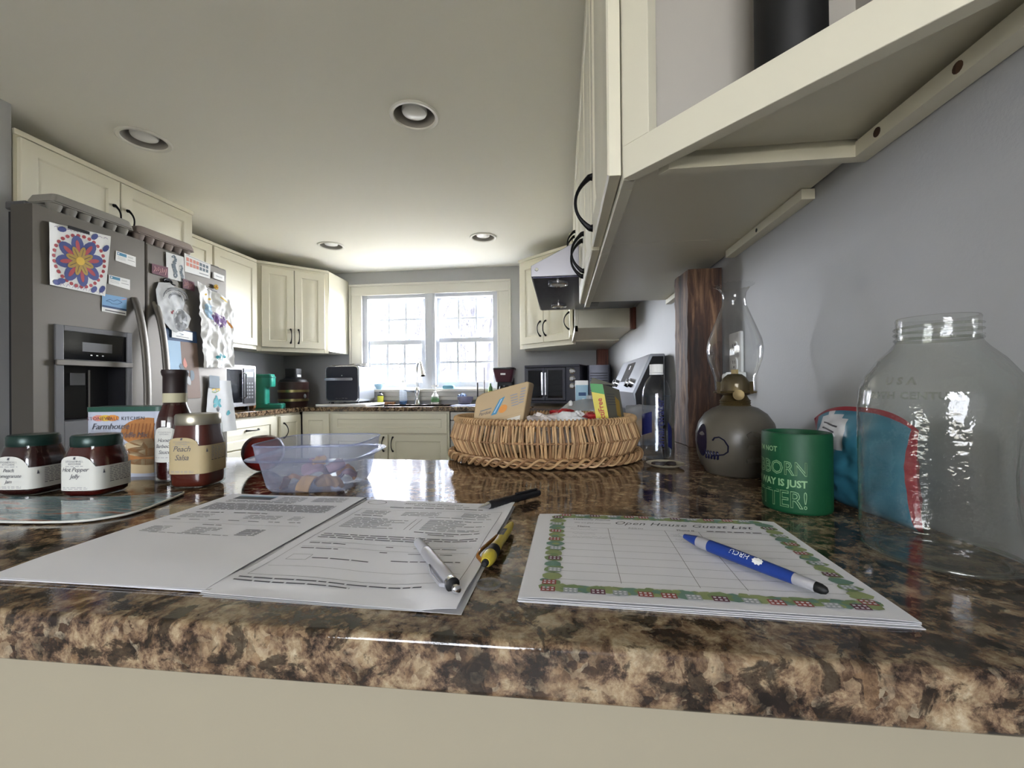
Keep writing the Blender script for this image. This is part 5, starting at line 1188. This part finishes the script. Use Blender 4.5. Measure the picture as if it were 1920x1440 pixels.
# ------------------------------------------------------------------ plastic tub, its contents, apple
thin_glass('milky_plastic', (.86, .90, .99), .10, 1.45, haze=.26, hazecol=(.68, .73, .95))
t = thing('plastic_tub', 'open translucent blue-white plastic food tub on the counter', 'container', (-.413, .690, CT), .14)
sq = lambda h, n=5, K=64: [(h * k * cos(a), h * k * sin(a)) for a in [2 * pi * (i + .5) / K for i in range(K)] for k in [(abs(cos(a)) ** n + abs(sin(a)) ** n) ** (-1 / n)]]
mb = MB('milky_plastic'); mb.rings([[(x, y, z) for x, y in sq(h)] for h, z in ((.060, .001), (.066, .003), (.0705, .010), (.079, .052), (.082, .054), (.0855, .0775))], cap1=False); mb.obj('body', t, smooth=40)
mb = MB('milky_plastic'); mb.rings([[(x, y, z) for x, y in sq(h)] for h, z in ((.080, .0535), (.094, .054), (.096, .0555), (.094, .057), (.083, .0565))], False, False); mb.obj('rim_flange', t, smooth=40)
mb = MB('milky_plastic'); mb.tube([(x, y, .0778) for x, y in sq(.0857)], .0012, 6, closed=True); mb.obj('lip', t, smooth=70)
mat('food_tan', 'c79a5c', .7, var=.15, vscale=40); mat('food_mauve', 'a4838a', .7, var=.15, vscale=40); mat('food_orange', 'c98a45', .7, var=.2, vscale=40)
r = random.Random(4)
for i, (x, y, z, rx, m, rot) in enumerate(((-.035, -.03, .012, .02, 'food_orange', .3), (.0, -.035, .011, .022, 'food_tan', 1.2), (.03, -.03, .011, .022, 'food_tan', -.4), (-.01, .0, .024, .024, 'food_mauve', .8), (.022, .005, .030, .020, 'food_mauve', -1), (.045, .0, .018, .016, 'food_mauve', .1), (-.02, .02, .036, .017, 'food_mauve', 1.9), (.0, -.008, .042, .014, 'food_tan', 2.2), (.03, .03, .016, .018, 'food_orange', .5))):
    mb = MB(m); n = 10; vs = []
    for a in range(n + 1):
        for b in range(n + 1):
            u, v = a / n - .5, b / n - .5; rr = 1 - .3 * abs(v)
            vs.append((rx * 2 * u * (1 - .5 * abs(v) ** 2), rx * 1.5 * v, rx * .55 * cos(u * 4) * rr + .004 * noise.noise(Vector((u * 4, v * 4, i)))))
    fs_ = [(a * (n + 1) + b, (a + 1) * (n + 1) + b, (a + 1) * (n + 1) + b + 1, a * (n + 1) + b + 1) for a in range(n) for b in range(n)]
    mb.add(vs, fs_); mb.add([(p[0] * .94, p[1] * .94, p[2] - .0025) for p in vs], fs_)
    o = mb.obj('food_piece', smooth=60, recalc=False); o.location = (-.413 + x, .690 + y, CT + z); o.rotation_euler = (r.uniform(-.4, .5), r.uniform(-.5, .5), rot)
    tag(o, 'curled tan and mauve food piece lying in the plastic tub', 'food', 'food pieces in the tub')
m = mat('apple_skin', '5c1512', .22, var=.45, vscale=22)
t = thing('apple', 'dark red apple behind the left corner of the plastic tub', 'apple', (-.600, .792, CT))
prof = []
for i in range(25):
    a = -pi / 2 + pi * i / 24; r_ = .0385 * cos(a) * (1 + .06 * sin(a)); z = .0375 + .0375 * sin(a)
    if i > 19: z -= .009 * ((i - 19) / 5) ** 2
    if i < 3: z += .004 * (3 - i) / 3
    prof.append((max(r_, .0006), z))
mb = MB('apple_skin').lathe(prof, 40); mb.obj('body', t, smooth=80); MB('waffle_dark').tube([(0, 0, .060), (.001, .001, .066)], [.0015, .001], 6).obj('stem', t)

# ------------------------------------------------------------------ wicker basket and what is in it
mat('wicker', 'b8966c', .55, var=.25, vscale=40); mat('wicker_dark', '8f6c4a', .6, var=.25, vscale=40)
BA, BB = .212, .160
t = thing('wicker_basket', 'large oval wicker basket with a braided foot in the middle of the counter', 'basket', (-.042, 1.005, CT), .05)
ov = lambda a, k, z, d=0: ((BA * k + d) * cos(a), (BB * k + d) * sin(a), z)
mb = MB('wicker'); N = 150; r = random.Random(1)
for i in range(N):
    for layer in (0, 1):
        a = 2 * pi * (i + .5 * layer) / N + r.uniform(-.006, .006); sl = r.uniform(-.02, .02) + (.018 if layer else -.018)
        mb.m('wicker' if (i + layer) % 3 else 'wicker_dark')
        kb = .955 if layer == 0 else .935
        pts = [ov(a, kb, .018), ov(a + sl * .3, kb + .045, .034), ov(a + sl * .5, kb + .082, .052), ov(a + sl * .8, kb + .050, .072), ov(a + sl, kb + .02, .090)]
        R_ = r.uniform(.0021, .0030); mb.tube(pts, [R_, R_, R_, R_, R_ * .9], 6)
mb.obj('woven_wall', t, smooth=70)
mb = MB('wicker_dark'); n = 240
for z, k, ph in ((.0515, 1.034, 0), (.0515, 1.028, pi), (.020, .968, 0)):
    mb.tube([ov(2 * pi * i / n, k, z + .0008 * sin(i * 2.1 + ph), .0022 * sin(i * pi / 2 * .8 + ph)) for i in range(n)], .0019, 6, closed=True)
mb.obj('twined_bands', t, smooth=70)
mb = MB('wicker_dark'); mb.tube([ov(2 * pi * i / n, .972, .0915) for i in range(n)], .0055, 8, closed=True)
mb.m('wicker'); q = N; K = q * 8
mb.tube([ov(2 * pi * i / K, .972, .0915 + .0066 * sin(2 * pi * i / 8), .0066 * cos(2 * pi * i / 8)) for i in range(K)], .0021, 5, closed=True)
mb.obj('rim', t, smooth=70)
mb = MB('wicker'); n = 520; kk = 15
for s_ in range(4):
    for sub in (-1, 0, 1):
        ph = 2 * pi * s_ / 4; mb.m('wicker' if (s_ + sub) % 2 else 'wicker_dark')
        mb.tube([ov(2 * pi * i / n, 1.0, .0112 + .0030 * sin(2 * (kk * 2 * pi * i / n + ph)) + .0066 * sin(kk * 2 * pi * i / n + ph + .3), .004 + .0075 * cos(kk * 2 * pi * i / n + ph) + sub * .0018) for i in range(n)], .0024, 5, closed=True)
mb.obj('braided_foot', t, smooth=70)
MB('wicker_dark').rings([[ov(2 * pi * i / 60, .93, z) for i in range(60)] for z in (.012, .018)]).obj('floor_panel', t)
BR = Vector((-.042, 1.005, CT))
# contents
mat('carton_tan', 'b39c78', .6); mat('carton_side', 'a08a66', .6); mat('carton_white', 'cfcabd', .5)
t = thing('food_package', 'tan printed food package standing tilted at the left in the basket', 'package', (-.125, .925, CT + .022), -.14)
Mx = RX(-.06)
mb = MB('carton_tan'); w2, h2, d2 = .068, .145, .026
mb = MB('carton_tan'); Q = [(-.075, 0), (.035, 0), (.060, .150), (.056, .154), (-.046, .128), (-.058, .120), (-.061, .112)]
mb.rings([[Mx @ Vector((x * k, y, z)) for x, z in Q] for y, k in ((-d2, .985), (-d2 + .003, 1), (d2 - .003, 1), (d2, .985))]); bx = mb.obj('carton', t, smooth=15, bevel=.002)
mb = MB(); fp = lambda x, z, o=.0006: Mx @ Vector((x * .86 - .024 + .17 * z, -d2 - o, z * .98 + .24 * x))
def fq(m, x0, z0, x1, z1, o=.0006): mb.m(m).quad([fp(x0, z0, o), fp(x1, z0, o), fp(x1, z1, o), fp(x0, z1, o)])
fq('carton_white', -.062, .040, .062, .068); fq('carton_side', -.056, .074, .066, .0745, .0008)
mb.m('card_blue').quad([fp(-.018, .086), fp(-.004, .086), fp(.012, .122), fp(-.002, .118)]); mb.m('ink_sky').quad([fp(-.012, .09, .0009), fp(-.008, .09, .0009), fp(.006, .118, .0009), fp(.002, .117, .0009)])
ring = [fp(.012 + .011 * cos(a), .094 + .009 * sin(a), .0010) for a in [2 * pi * i / 14 for i in range(14)]]; mb.m('ink_orange').add(ring, [tuple(range(14))])
mb.m('print_dark').text('Perdue', .011, lambda x, y: fp(x - .052, y + .092 + x * .0, .0010), shear=.2); fq('navy_ink', -.055, .078, -.036, .082, .001)
for q in range(5): a = .026 + .002 * q; fq('print', a, .112 - q * .006 + .006, a + .018, .1145 - q * .006 + .006, .001)
for q in range(6): fq('print', .052, .096 + q * .006, .064, .099 + q * .006, .001)
fq('ink_dark', -.005, .052, .0, .066, .0012); mb.m('print_dark').text('1.077', .010, lambda x, y: fp(x - .04, y + .043, .0012))
for q in range(6): fq('ink_grey', .01 + .008 * q, .042, .016 + .008 * q, .052, .0012)
fq('ink_slate', -.05, .098 + .004, -.02, .100 + .004, .001)
mb.obj('printing', bx, smooth=0)
mat('tissue', 'c9c0ba', .7); mat('tissue_pink', 'c7a49b', .6); mat('wrapper_red', '9c2024', .35); mat('foil_white', 'dadada', .3)
cont = [('tissue', -.045, .93, .072, .024, (1.3, 1, .7), 'crumpled pale wrapper just right of the tan package in the basket'), ('tissue_pink', -.022, .97, .075, .018, (1.4, 1, .6), 'pinkish crumpled wrapper deep in the basket'),
        ('wrapper_red', .0, 1.03, .082, .018, (1.4, 1, .6), 'red wrapper in the back of the basket, left of the white tissue'), ('foil_white', .012, .95, .073, .026, (1.5, 1, .6), 'large crumpled white tissue at the centre of the basket'),
        ('foil_white', .036, .99, .078, .017, (1, 1, .7), 'small shredded white wrapper right of the large tissue in the basket'), ('wrapper_red', .068, .985, .072, .022, (1.6, 1, .6), 'red wrapper beside the yellow and green packet in the basket'),
        ('tissue', .07, .93, .065, .02, (1.5, 1, .6), 'pale wrapper at the front right inside the basket')]
for i, (m, x, y, z, R, sc_, lb) in enumerate(cont):
    mb = MB(); crumple_ball(mb, m, (0, 0, 0), R, i + 1, 3, .55, sc_); o = mb.obj('wrapper', smooth=20); o.location = (x, y, CT + z + .017); tag(o, lb, 'wrapper', 'wrappers in the basket')
o = MB(); crumple_ball(o, 'tissue', (0, 0, 0), .04, 12, 3, .3, (1.9, 1.3, .5)); o = o.obj('cloth_lining', smooth=30); o.location = (-.01, 1.02, CT + .042); tag(o, 'crumpled pale filling at the bottom of the basket', 'filling')
mat('pack_yellow', 'c9b93a', .4); mat('pack_green', '2f8a3c', .4); mat('pack_side', '6c6b5e', .45); mat('pack_top', '9a9b92', .4); mat('pack_text', 'a8402a', .5)
t = thing('snack_packet', 'narrow yellow and green packet with red lettering standing in the basket', 'packet', (.105, .975, CT + .022), -.16)
Mx = RY(-.16) @ RX(.06)
mb = MB('pack_yellow'); fx, fh, fd = .0135, .155, .065
pq = lambda x, y, z: Mx @ Vector((x, y, z))
mb.m('pack_yellow').quad([pq(-fx, -.02, 0), pq(fx, -.02, 0), pq(fx, -.02, .126), pq(-fx, -.02, .136)])
mb.m('pack_green').quad([pq(-fx, -.02, .136), pq(fx, -.02, .126), pq(fx, -.02, fh - .006), pq(-fx, -.02, fh)])
mb.m('pack_side').quad([pq(fx, -.02, 0), pq(fx + .03, fd, 0), pq(fx + .03, fd, fh - .03), pq(fx, -.02, fh - .006)]).quad([pq(-fx, -.02, 0), pq(-fx, fd, 0), pq(-fx, fd, fh), pq(-fx, -.02, fh)]).quad([pq(-fx, fd, 0), pq(fx + .03, fd, 0), pq(fx + .03, fd, fh - .03), pq(-fx, fd, fh)])
mb.m('pack_top').quad([pq(-fx, -.02, fh), pq(fx, -.02, fh - .006), pq(fx + .03, fd, fh - .02), pq(-fx, fd, fh + .01)])
bx = mb.obj('packet', t, smooth=0)
mb = MB('pack_text'); mb.text('ActiFree', .0165, lambda x, y: pq(-(y) + .006, -.0206, x + .062), bold=.0004); mb.m('ink_coral'); mb.m('print_dark')
sp_ = lambda s_, z: pq(fx + .03 * s_ + .0006, -.02 + (fd + .02) * s_, z)
for q in range(5): mb.quad([sp_(.1, .125 - .006 * q), sp_(.6, .118 - .006 * q), sp_(.6, .1195 - .006 * q), sp_(.1, .1265 - .006 * q)])
mb.m('ink_gold').quad([sp_(.55, .07), sp_(.8, .06), sp_(.85, .10), sp_(.6, .115)]); mb.obj('lettering', bx, smooth=0)
# behind the basket
thin_glass('soft_plastic', (.86, .87, .88), .12, 1.4, haze=.30, hazecol=(.8, .8, .8), bump=.5, bscale=40)
t = thing('lidded_dish', 'clear lidded plastic dish just behind the basket', 'dish', (.09, 1.36, CT))
MB('soft_plastic').lathe([(.075, 0), (.088, .02), (.092, .085)], 36, cap1=False).obj('body', t); mb = MB('soft_plastic').lathe([(.095, .085), (.095, .092), (.07, .112), (.03, .122), (.012, .124), (.012, .135), (.002, .137)], 36, cap0=False); mb.obj('lid', t)
mb = MB('white'); mb.lathe([(.007, 0), (.006, .012), (.002, .016)], 12, T(-.062, -.045, .105)); mb.obj('latch', t)
t = thing('blue_carton', 'small pale blue and white carton behind the yellow-green packet', 'carton', (.072, 1.53, CT)); mat('carton_blue', '93b6c9', .5)
mb = MB('carton_blue'); rbox(mb, -.022, -.02, 0, .022, .02, .178, .004); mb.m('white'); rbox(mb, -.0225, -.0205, .168, .0225, .0205, .184, .004); mb.m('navy_ink'); mb.box(-.012, -.0208, .13, .014, -.0203, .142); [mb.box(-.018, -.0208, .07 + .013 * q, -.006, -.0203, .075 + .013 * q) for q in range(4)]; mb.m('white').box(-.0, -.0208, .065, .008, -.0203, .12); mb.obj('box', t, bevel=.002)
t = thing('bread_bag', 'translucent plastic bag behind the right side of the basket', 'bag', (.232, 1.25, CT)); mb = MB()
n = 16; rs = []
for j in range(n + 1):
    v = j / n; ring = []
    for i in range(28):
        a = 2 * pi * i / 28; q = .05 * (1 - .12 * v) ; x, y = q * 1.15 * cos(a), q * (.9 - .75 * max(0, v - .45) / .55) * sin(a); k = 1 + .18 * noise.noise(Vector((cos(a) * 1.5, sin(a) * 1.5, v * 4))) + .05 * noise.noise(Vector((cos(a) * 6, sin(a) * 6, v * 9))); ring.append((x * k, y * k, .105 * v + (.012 * noise.noise(Vector((a, 1, 2))) * v)))
    rs.append(ring)
mb.m('soft_plastic').rings(rs); mb.obj('bag', t, smooth=60); mb = MB(); crumple_ball(mb, 'food_tan', (0, 0, .038), .033, 2, 2, .25, (1.25, .9, 1)); mb.obj('contents', t, smooth=60)
t = thing('spray_bottle', 'small pale blue bottle on the counter between the packet and the range', 'bottle', (.196, 1.60, CT)); MB('cup_blue').lathe([(.018, 0), (.02, .01), (.02, .06), (.008, .08), (.008, .09)], 20).obj('body', t); MB('white').lathe([(.009, .09), (.009, .11), (.004, .118), (.004, .128)], 14).obj('cap', t)
o = MB('white_gloss').lathe([(.02, 0), (.03, .004), (.043, .045), (.045, .075), (.043, .075), (.040, .045), (.02, .006)], 28).obj('bowl'); o.location = (.17, 1.66, CT); tag(o, 'white bowl on the counter near the range, mostly hidden by the basket', 'bowl')

# ------------------------------------------------------------------ water bottle and saucer
thin_glass('bottle_plastic', (.97, .98, 1), .02, 1.45); thin_glass('water', (.90, .93, .96), .0); mat('label_navy', '12184c', .6)
t = thing('water_bottle', 'clear water bottle with white cap and dark blue label beside the timber post', 'bottle', (.2150, .995, CT), -.22)
bp_ = [(.024, .001), (.0305, .005), (.032, .014), (.032, .142), (.0305, .156), (.025, .172), (.016, .184), (.0125, .190)]
MB('bottle_plastic').lathe(bp_ + [(.0125, .198)], 40, cap1=False).obj('body', t, smooth=60)
MB('water').lathe([(a - .0012, b + .0012) for a, b in bp_[:4]] + [(.0308, .141)], 40).obj('water', t, smooth=60)
mb = MB('white'); mb.rings([[((.0142 + (.0005 if k % 2 else 0)) * cos(2 * pi * k / 60), (.0142 + (.0005 if k % 2 else 0)) * sin(2 * pi * k / 60), z) for k in range(60)] for z in (.195, .2135)]); mb.lathe([(.0150, .190), (.0150, .1945)], 40); mb.obj('cap', t, smooth=25)
w = Wrap(.032); mb = MB('label_navy'); vs = []
def patch(s0, s1, zf0, zf1, n=16):
    vs = []
    for i in range(n + 1):
        s_ = s0 + (s1 - s0) * i / n; vs += [w.pt(s_, zf0(i / n), .0004), w.pt(s_, zf1(i / n), .0004)]
    mb.add(vs, [(2 * i, 2 * i + 2, 2 * i + 3, 2 * i + 1) for i in range(n)])
patch(-.048, -.010, lambda u: .050 + .012 * u, lambda u: .098 + .010 * u)
patch(.026, .046, lambda u: .03 - .01 * u, lambda u: .085 - .02 * u)
mb.text('smartwater', .0235, lambda x, y: w.pt(-y + .015, x + .030, .0005), bold=.0003, spacing=.98)
mb.obj('label', t, smooth=60)
mat('saucer_rim', 'a59d88', .3); mat('coin_dark', '3a2c22', .4, .6)
t = thing('saucer', 'small shallow saucer holding dark coins in front of the water bottle', 'saucer', (.2095, .897, CT))
MB('saucer_rim').lathe([(.018, 0), (.026, .001), (.0365, .0065), (.0375, .0075), (.036, .0078), (.026, .0032), (.0005, .0022)], 44).obj('dish', t)
for i, (x, y) in enumerate(((-.012, -.006), (.010, -.01), (.0, .012), (.014, .008), (-.016, .010))):
    o = MB('coin_dark').lathe([(.0095, 0), (.0097, .0008), (.0095, .0016)], 24).obj('coin'); o.location = (.2095 + x, .897 + y, CT + .0038 + .0017 * (i % 2)); o.rotation_euler = (.03 * i, -.02 * i, 0); tag(o, 'dark copper coin lying in the small saucer', 'coin', 'coins in the saucer')

# ------------------------------------------------------------------ oil lamp
mat('stoneware', '575248', .35, var=.06, vscale=30); mat('cobalt', '14152e', .2); thin_glass('lamp_glass', (.95, .96, .96), .02, 1.5, edge=.85, pw_=2.6)
t = thing('oil_lamp', 'stoneware oil lamp with a tall clear glass chimney against the right wall', 'lamp', (.326, .844, CT), -.37)
bodyp = [(.050, 0), (.054, .003), (.056, .010), (.060, .014), (.0665, .035), (.0695, .058), (.0690, .075), (.064, .095), (.053, .112), (.038, .123), (.026, .127)]
def rz_at(z):
    for (r1, z1), (r2, z2) in zip(bodyp, bodyp[1:]):
        if z1 <= z <= z2: return r1 + (r2 - r1) * (z - z1) / (z2 - z1)
    return bodyp[-1][0]
mb = MB('stoneware').lathe(bodyp + [(.024, .130)], 64); font = mb.obj('font', t, smooth=60)
def fpnt(a, z, off=.0008): R = rz_at(z) + off; return (R * cos(a), R * sin(a), z)
mb = MB('cobalt'); fa = -pi / 2
def bs(pts, w_): mb.tube([fpnt(fa + a, z, .0002) for a, z in pts], w_, 6)
n = 18; ring = []
for i in range(n): a = 2 * pi * i / n; ring.append((-.94 + .21 * cos(a) - .06 * sin(a), .064 + .029 * sin(a) + .008 * cos(a)))
mb.add([fpnt(fa - .94, .064, .0012)] + [fpnt(fa + x, z, .0010) for x, z in ring], [(0, 1 + i, 1 + (i + 1) % n) for i in range(n)])
bs([(-.55, .066), (-.50, .071), (-.38, .073), (-.25, .068), (-.16, .058), (-.17, .048), (-.28, .042), (-.42, .040), (-.6, .038)], [.0016, .0014, .0012, .0013, .0014, .0014, .0014, .0014, .002])
for q in range(5):
    a = -.42 - .09 * q
    for s_ in (-1, 1): bs([(a, .039), (a - .02, .039 + s_ * .006), (a - .035, .039 + s_ * .0075)], [.0014, .0022, .0010])
mb.obj('painted_decoration', font, smooth=60)
mb = MB('stoneware'); r = random.Random(3)
for q in range(9): rbox(mb, -.006, -.003, -.004, .006, .003, .004, .002, 'y', M=T(*fpnt(fa + .35 + .16 * (q % 3), .035 + .022 * (q // 3), .0)) @ RZ(fa + .35 + .16 * (q % 3) + pi / 2) @ RY(r.uniform(-.6, .6)))
mb.obj('relief_decoration', font, smooth=30)
mb = MB('brass').lathe([(.026, .126), (.027, .128), (.025, .130), (.027, .132), (.025, .134), (.027, .136), (.024, .139), (.020, .146), (.030, .150), (.036, .151), (.037, .154), (.030, .155)], 48); mb.obj('collar', t)
mb = MB('brass').lathe([(.028, .154), (.026, .168), (.019, .180), (.012, .186), (.004, .187)], 36); mb.box(-.006, -.0015, .186, .006, .0015, .195); mb.obj('burner', t)
mb = MB('brass').lathe([(.0095, 0), (.0095, .003), (.003, .004)], 24, T(.006, -.041, .148) @ RX(pi / 2)); mb.tube([(.004, -.02, .148), (.006, -.042, .148)], .0018, 6); mb.obj('wick_knob', t)
mb = MB('brass'); [mb.box(-.004, -.0005, .150, .004, .0005, .172, RZ(a) @ T(0, -.0375, 0)) for a in (0.8, 2.4, 4.0, 5.5)]; mb.obj('prongs', t, smooth=0)
cp = [(.0345, .156), (.0350, .168), (.0355, .180), (.040, .195), (.0465, .215), (.0485, .232), (.046, .250), (.038, .272), (.029, .295), (.0215, .315), (.0195, .330), (.021, .340), (.028, .350)]
mb = MB('lamp_glass'); K = 96; rs = [[(r_ * cos(2 * pi * i / K), r_ * sin(2 * pi * i / K), z) for i in range(K)] for r_, z in cp]
rs.append([((.0355 + .0012 * cos(2 * pi * i / 4)) * cos(2 * pi * i / K), (.0355 + .0012 * cos(2 * pi * i / 4)) * sin(2 * pi * i / K), .3545 + .0012 * cos(2 * pi * i / 4)) for i in range(K)])
mb.rings(rs, False, False); mb.obj('chimney', t, smooth=80)
# outlet, and pale boxes added on the wall below it
t = thing('power_outlet', 'white wall outlet plate behind the oil lamp chimney', 'outlet', (XR, 1.082, 1.150), -pi / 2)
mb = MB('white_gloss'); rbox(mb, -.035, -.006, -.057, .035, 0, .057, .005, 'y'); mb.obj('plate', t, bevel=.001)
for dz in (.02, -.02):
    mb = MB('white_gloss'); rbox(mb, -.0165, -.0085, -.0145 + dz, .0165, -.006, .0145 + dz, .010, 'y'); mb.m('ink_dark'); mb.box(-.0075, -.0088, .001 + dz, -.0055, -.0084, .009 + dz); mb.box(.0055, -.0088, .001 + dz, .0075, -.0084, .009 + dz); mb.lathe([(.0025, 0), (.0025, .0004)], 10, T(0, -.0084, -.007 + dz) @ RX(pi / 2)); mb.obj('receptacle', t, smooth=0)
mat('frosted', 'cfcdc0', .4, trans=.4)
t = thing('added_wall_box', 'added white box with a pale side piece on the wall below the outlet, seen through the chimney', 'night light', (XR - .012, 1.045, 1.085), -pi / 2); mb = MB('white'); rbox(mb, -.02, -.022, -.025, .015, .01, .025, .006, 'y'); mb.obj('housing', t); mb = MB('frosted'); rbox(mb, -.05, -.02, -.022, -.02, .0, .022, .008, 'y'); mb.obj('side_piece', t)

# ------------------------------------------------------------------ green can holder
mat('mug_green', '0a4829', .55); mat('mug_text', '7fa478', .6)
t = thing('can_holder', 'green foam can holder with pale lettering between the lamp and the big jar', 'can holder', (.3144, .613, CT))
RM = .0405; Hm_ = .103
MB('mug_green').lathe([(RM - .003, 0), (RM - .001, .001), (RM, .004), (RM, Hm_ - .003), (RM - .001, Hm_), (RM - .005, Hm_), (RM - .006, Hm_ - .003), (RM - .006, .01), (.001, .01)], 64).obj('sleeve', t, smooth=50)
tf = radians(-117.2 + 18)
def mw(x, y, z0): a = tf + x / RM; return ((RM + .0004) * cos(a), (RM + .0004) * sin(a), z0 - CT + y)
mb = MB('mug_text')
for body, size, z0, xr_, bold in (("I'M NOT", .0095, .9935, -.034, .0002), ('MY WAY IS JUST', .0125, .9500, -.001, .0004)): mb.text(body, size, lambda x, y: mw(x * .86 + xr_, y, z0), align='RIGHT', bold=bold)
for body, size, z0, xr_ in (('STUBBORN', .0245, .9650, 0), ('BETTER!', .030, .9235, 0)): mb.text(body, size, lambda x, y: mw(x * .80 + xr_, y, z0), align='RIGHT', bold=-.00045, spacing=.98)
mb.obj('lettering', [c for c in t.children][0], smooth=0)

# ------------------------------------------------------------------ snack bag behind the jar
mat('bag_cyan', '356f86', .3); mat('bag_red', '8a2430', .3); mat('bag_label', 'b9b9bd', .35)
t = thing('foil_bag', 'light blue and red foil bag leaning on the wall behind the big glass jar', 'bag', (.388, .60, CT), -pi / 2 + .08)
mb = MB(); n = 26; HB, WB = .135, .085
def bagp(u, v, s_):
    x = (u - .5) * 2 * WB * (1 - .06 * sin(pi * v)); th = .028 * (sin(pi * min(max(u, 0), 1)) ** .6) * (sin(pi * min(max(v, 0), 1) ** .75) ** .6)
    th *= 1 + .35 * noise.noise(Vector((u * 6, v * 6, s_ * 3))) + .15 * noise.noise(Vector((u * 17, v * 13, s_ * 5)))
    return Vector((x, -s_ * th - .004 * v, HB * (v - .16 * (abs(u - .5) * 2) ** 3 * v ** 2) + .0015))
for s_ in (1, -1):
    vs = [bagp(i / n, j / n, s_) for j in range(n + 1) for i in range(n + 1)]
    for j in range(n):
        for i in range(n):
            u, v = i / n, j / n; m = 'bag_red' if u < .05 or u > .93 or v > .95 or (v < .25 and u < .25) else ('bag_label' if (v > .55 and .12 < u < .48 and v < .93 - .3 * abs(u - .25)) else 'bag_cyan')
            mb.m(m); a = j * (n + 1) + i
            if (i, j) == (0, 0): base = len(mb.v); mb.v += [tuple(p) for p in vs]
            mb.f.append((base + a, base + a + 1, base + a + n + 2, base + a + n + 1)); mb.fm.append(m)
mb.m('ink_dark')
for q in range(4):
    v = .84 - q * .055; pts = [bagp(.2 + .04 * k, v - .01 * k, 1) + Vector((0, -.0006, 0)) for k in range(6)]; pt2 = [bagp(.2 + .04 * k, v + .016 - .01 * k, 1) + Vector((0, -.0006, 0)) for k in range(6)]
    for k in range(5): mb.quad([pts[k], pts[k + 1], pt2[k + 1], pt2[k]])
mb.obj('bag', t, smooth=60, recalc=False)

# ------------------------------------------------------------------ big glass jar
thin_glass('jar_clear', (.93, .94, .915), .05, 1.5, bump=.25, bscale=120, haze=.012, hazecol=(.6, .6, .55), edge=.8, pw_=3.2)
t = thing('glass_jar', 'big empty clear glass jar with a threaded mouth at the right edge', 'jar', (.358, .450, CT), -.67)
jp = [(.042, .002), (.053, .003), (.0585, .010), (.060, .022), (.0605, .145), (.0590, .160), (.054, .174), (.044, .190), (.0345, .2005), (.0310, .2055), (.0298, .2085)]
mb = MB('jar_clear'); K = 80; rs = []
for r_, z in [(r1 + (r2 - r1) * q / 6, z1 + (z2 - z1) * q / 6) for (r1, z1), (r2, z2) in zip(jp, jp[1:]) for q in range(6)] + [(.0298, .210), (.0296, .2255), (.0300, .2285), (.0290, .2305), (.0275, .2300)]:
    ring = []
    for i in range(K):
        a = 2 * pi * i / K; d = 0
        for gc in (-pi / 2 - .62, -pi / 2 + 1.7):           # moulded hand grips
            da = (a - gc + pi) % (2 * pi) - pi
            if abs(da) < .36 and .03 < z < .125: d -= .011 * cos(da / .36 * pi / 2) ** .8 * (sin(pi * (z - .03) / .095)) ** .6
        ring.append(((r_ + d) * cos(a), (r_ + d) * sin(a), z))
    rs.append(ring)
mb.rings(rs, True, False); mb.obj('body', t, smooth=70)
mb = MB('jar_clear'); n = 150; mb.tube([(.0305 * cos(a), .0305 * sin(a), .2120 + .0052 * i / 75) for i, a in [(i, 2 * pi * i / 75) for i in range(n)]], .0012, 6); mb.tube([(.0302 * cos(a), .0302 * sin(a), .2092) for a in [2 * pi * i / 60 for i in range(60)]], .0014, 6, closed=True); mb.obj('screw_thread', t, smooth=70)
mb = MB('jar_clear'); mb.tube([(.045 * cos(a), .045 * sin(a), .0025) for a in [2 * pi * i / 60 for i in range(60)]], .0018, 6, closed=True); mb.tube([(.057 * cos(a), .057 * sin(a), .006) for a in [2 * pi * i / 60 for i in range(60)]], .0016, 6, closed=True); mb.obj('foot_ring', t, smooth=70)
def jw(x, z, o=.0006): a = -pi / 2 - .45 + x / .056; rr = [r1 + (r2 - r1) * (z - z1) / (z2 - z1) for (r1, z1), (r2, z2) in zip(jp, jp[1:]) if z1 <= z <= z2][0]; return ((rr + o) * cos(a), (rr + o) * sin(a), z)
mb = MB('jar_clear'); mb.text('U S A', .009, lambda x, y: jw(x, y + .1665), align='CENTER', bold=-.0006, spacing=1.1); mb.text('20TH CENTURY', .0085, lambda x, y: jw(x + .01, y + .1535), align='CENTER', bold=-.0006, spacing=1.1); mb.obj('embossed_lettering', t, smooth=0)
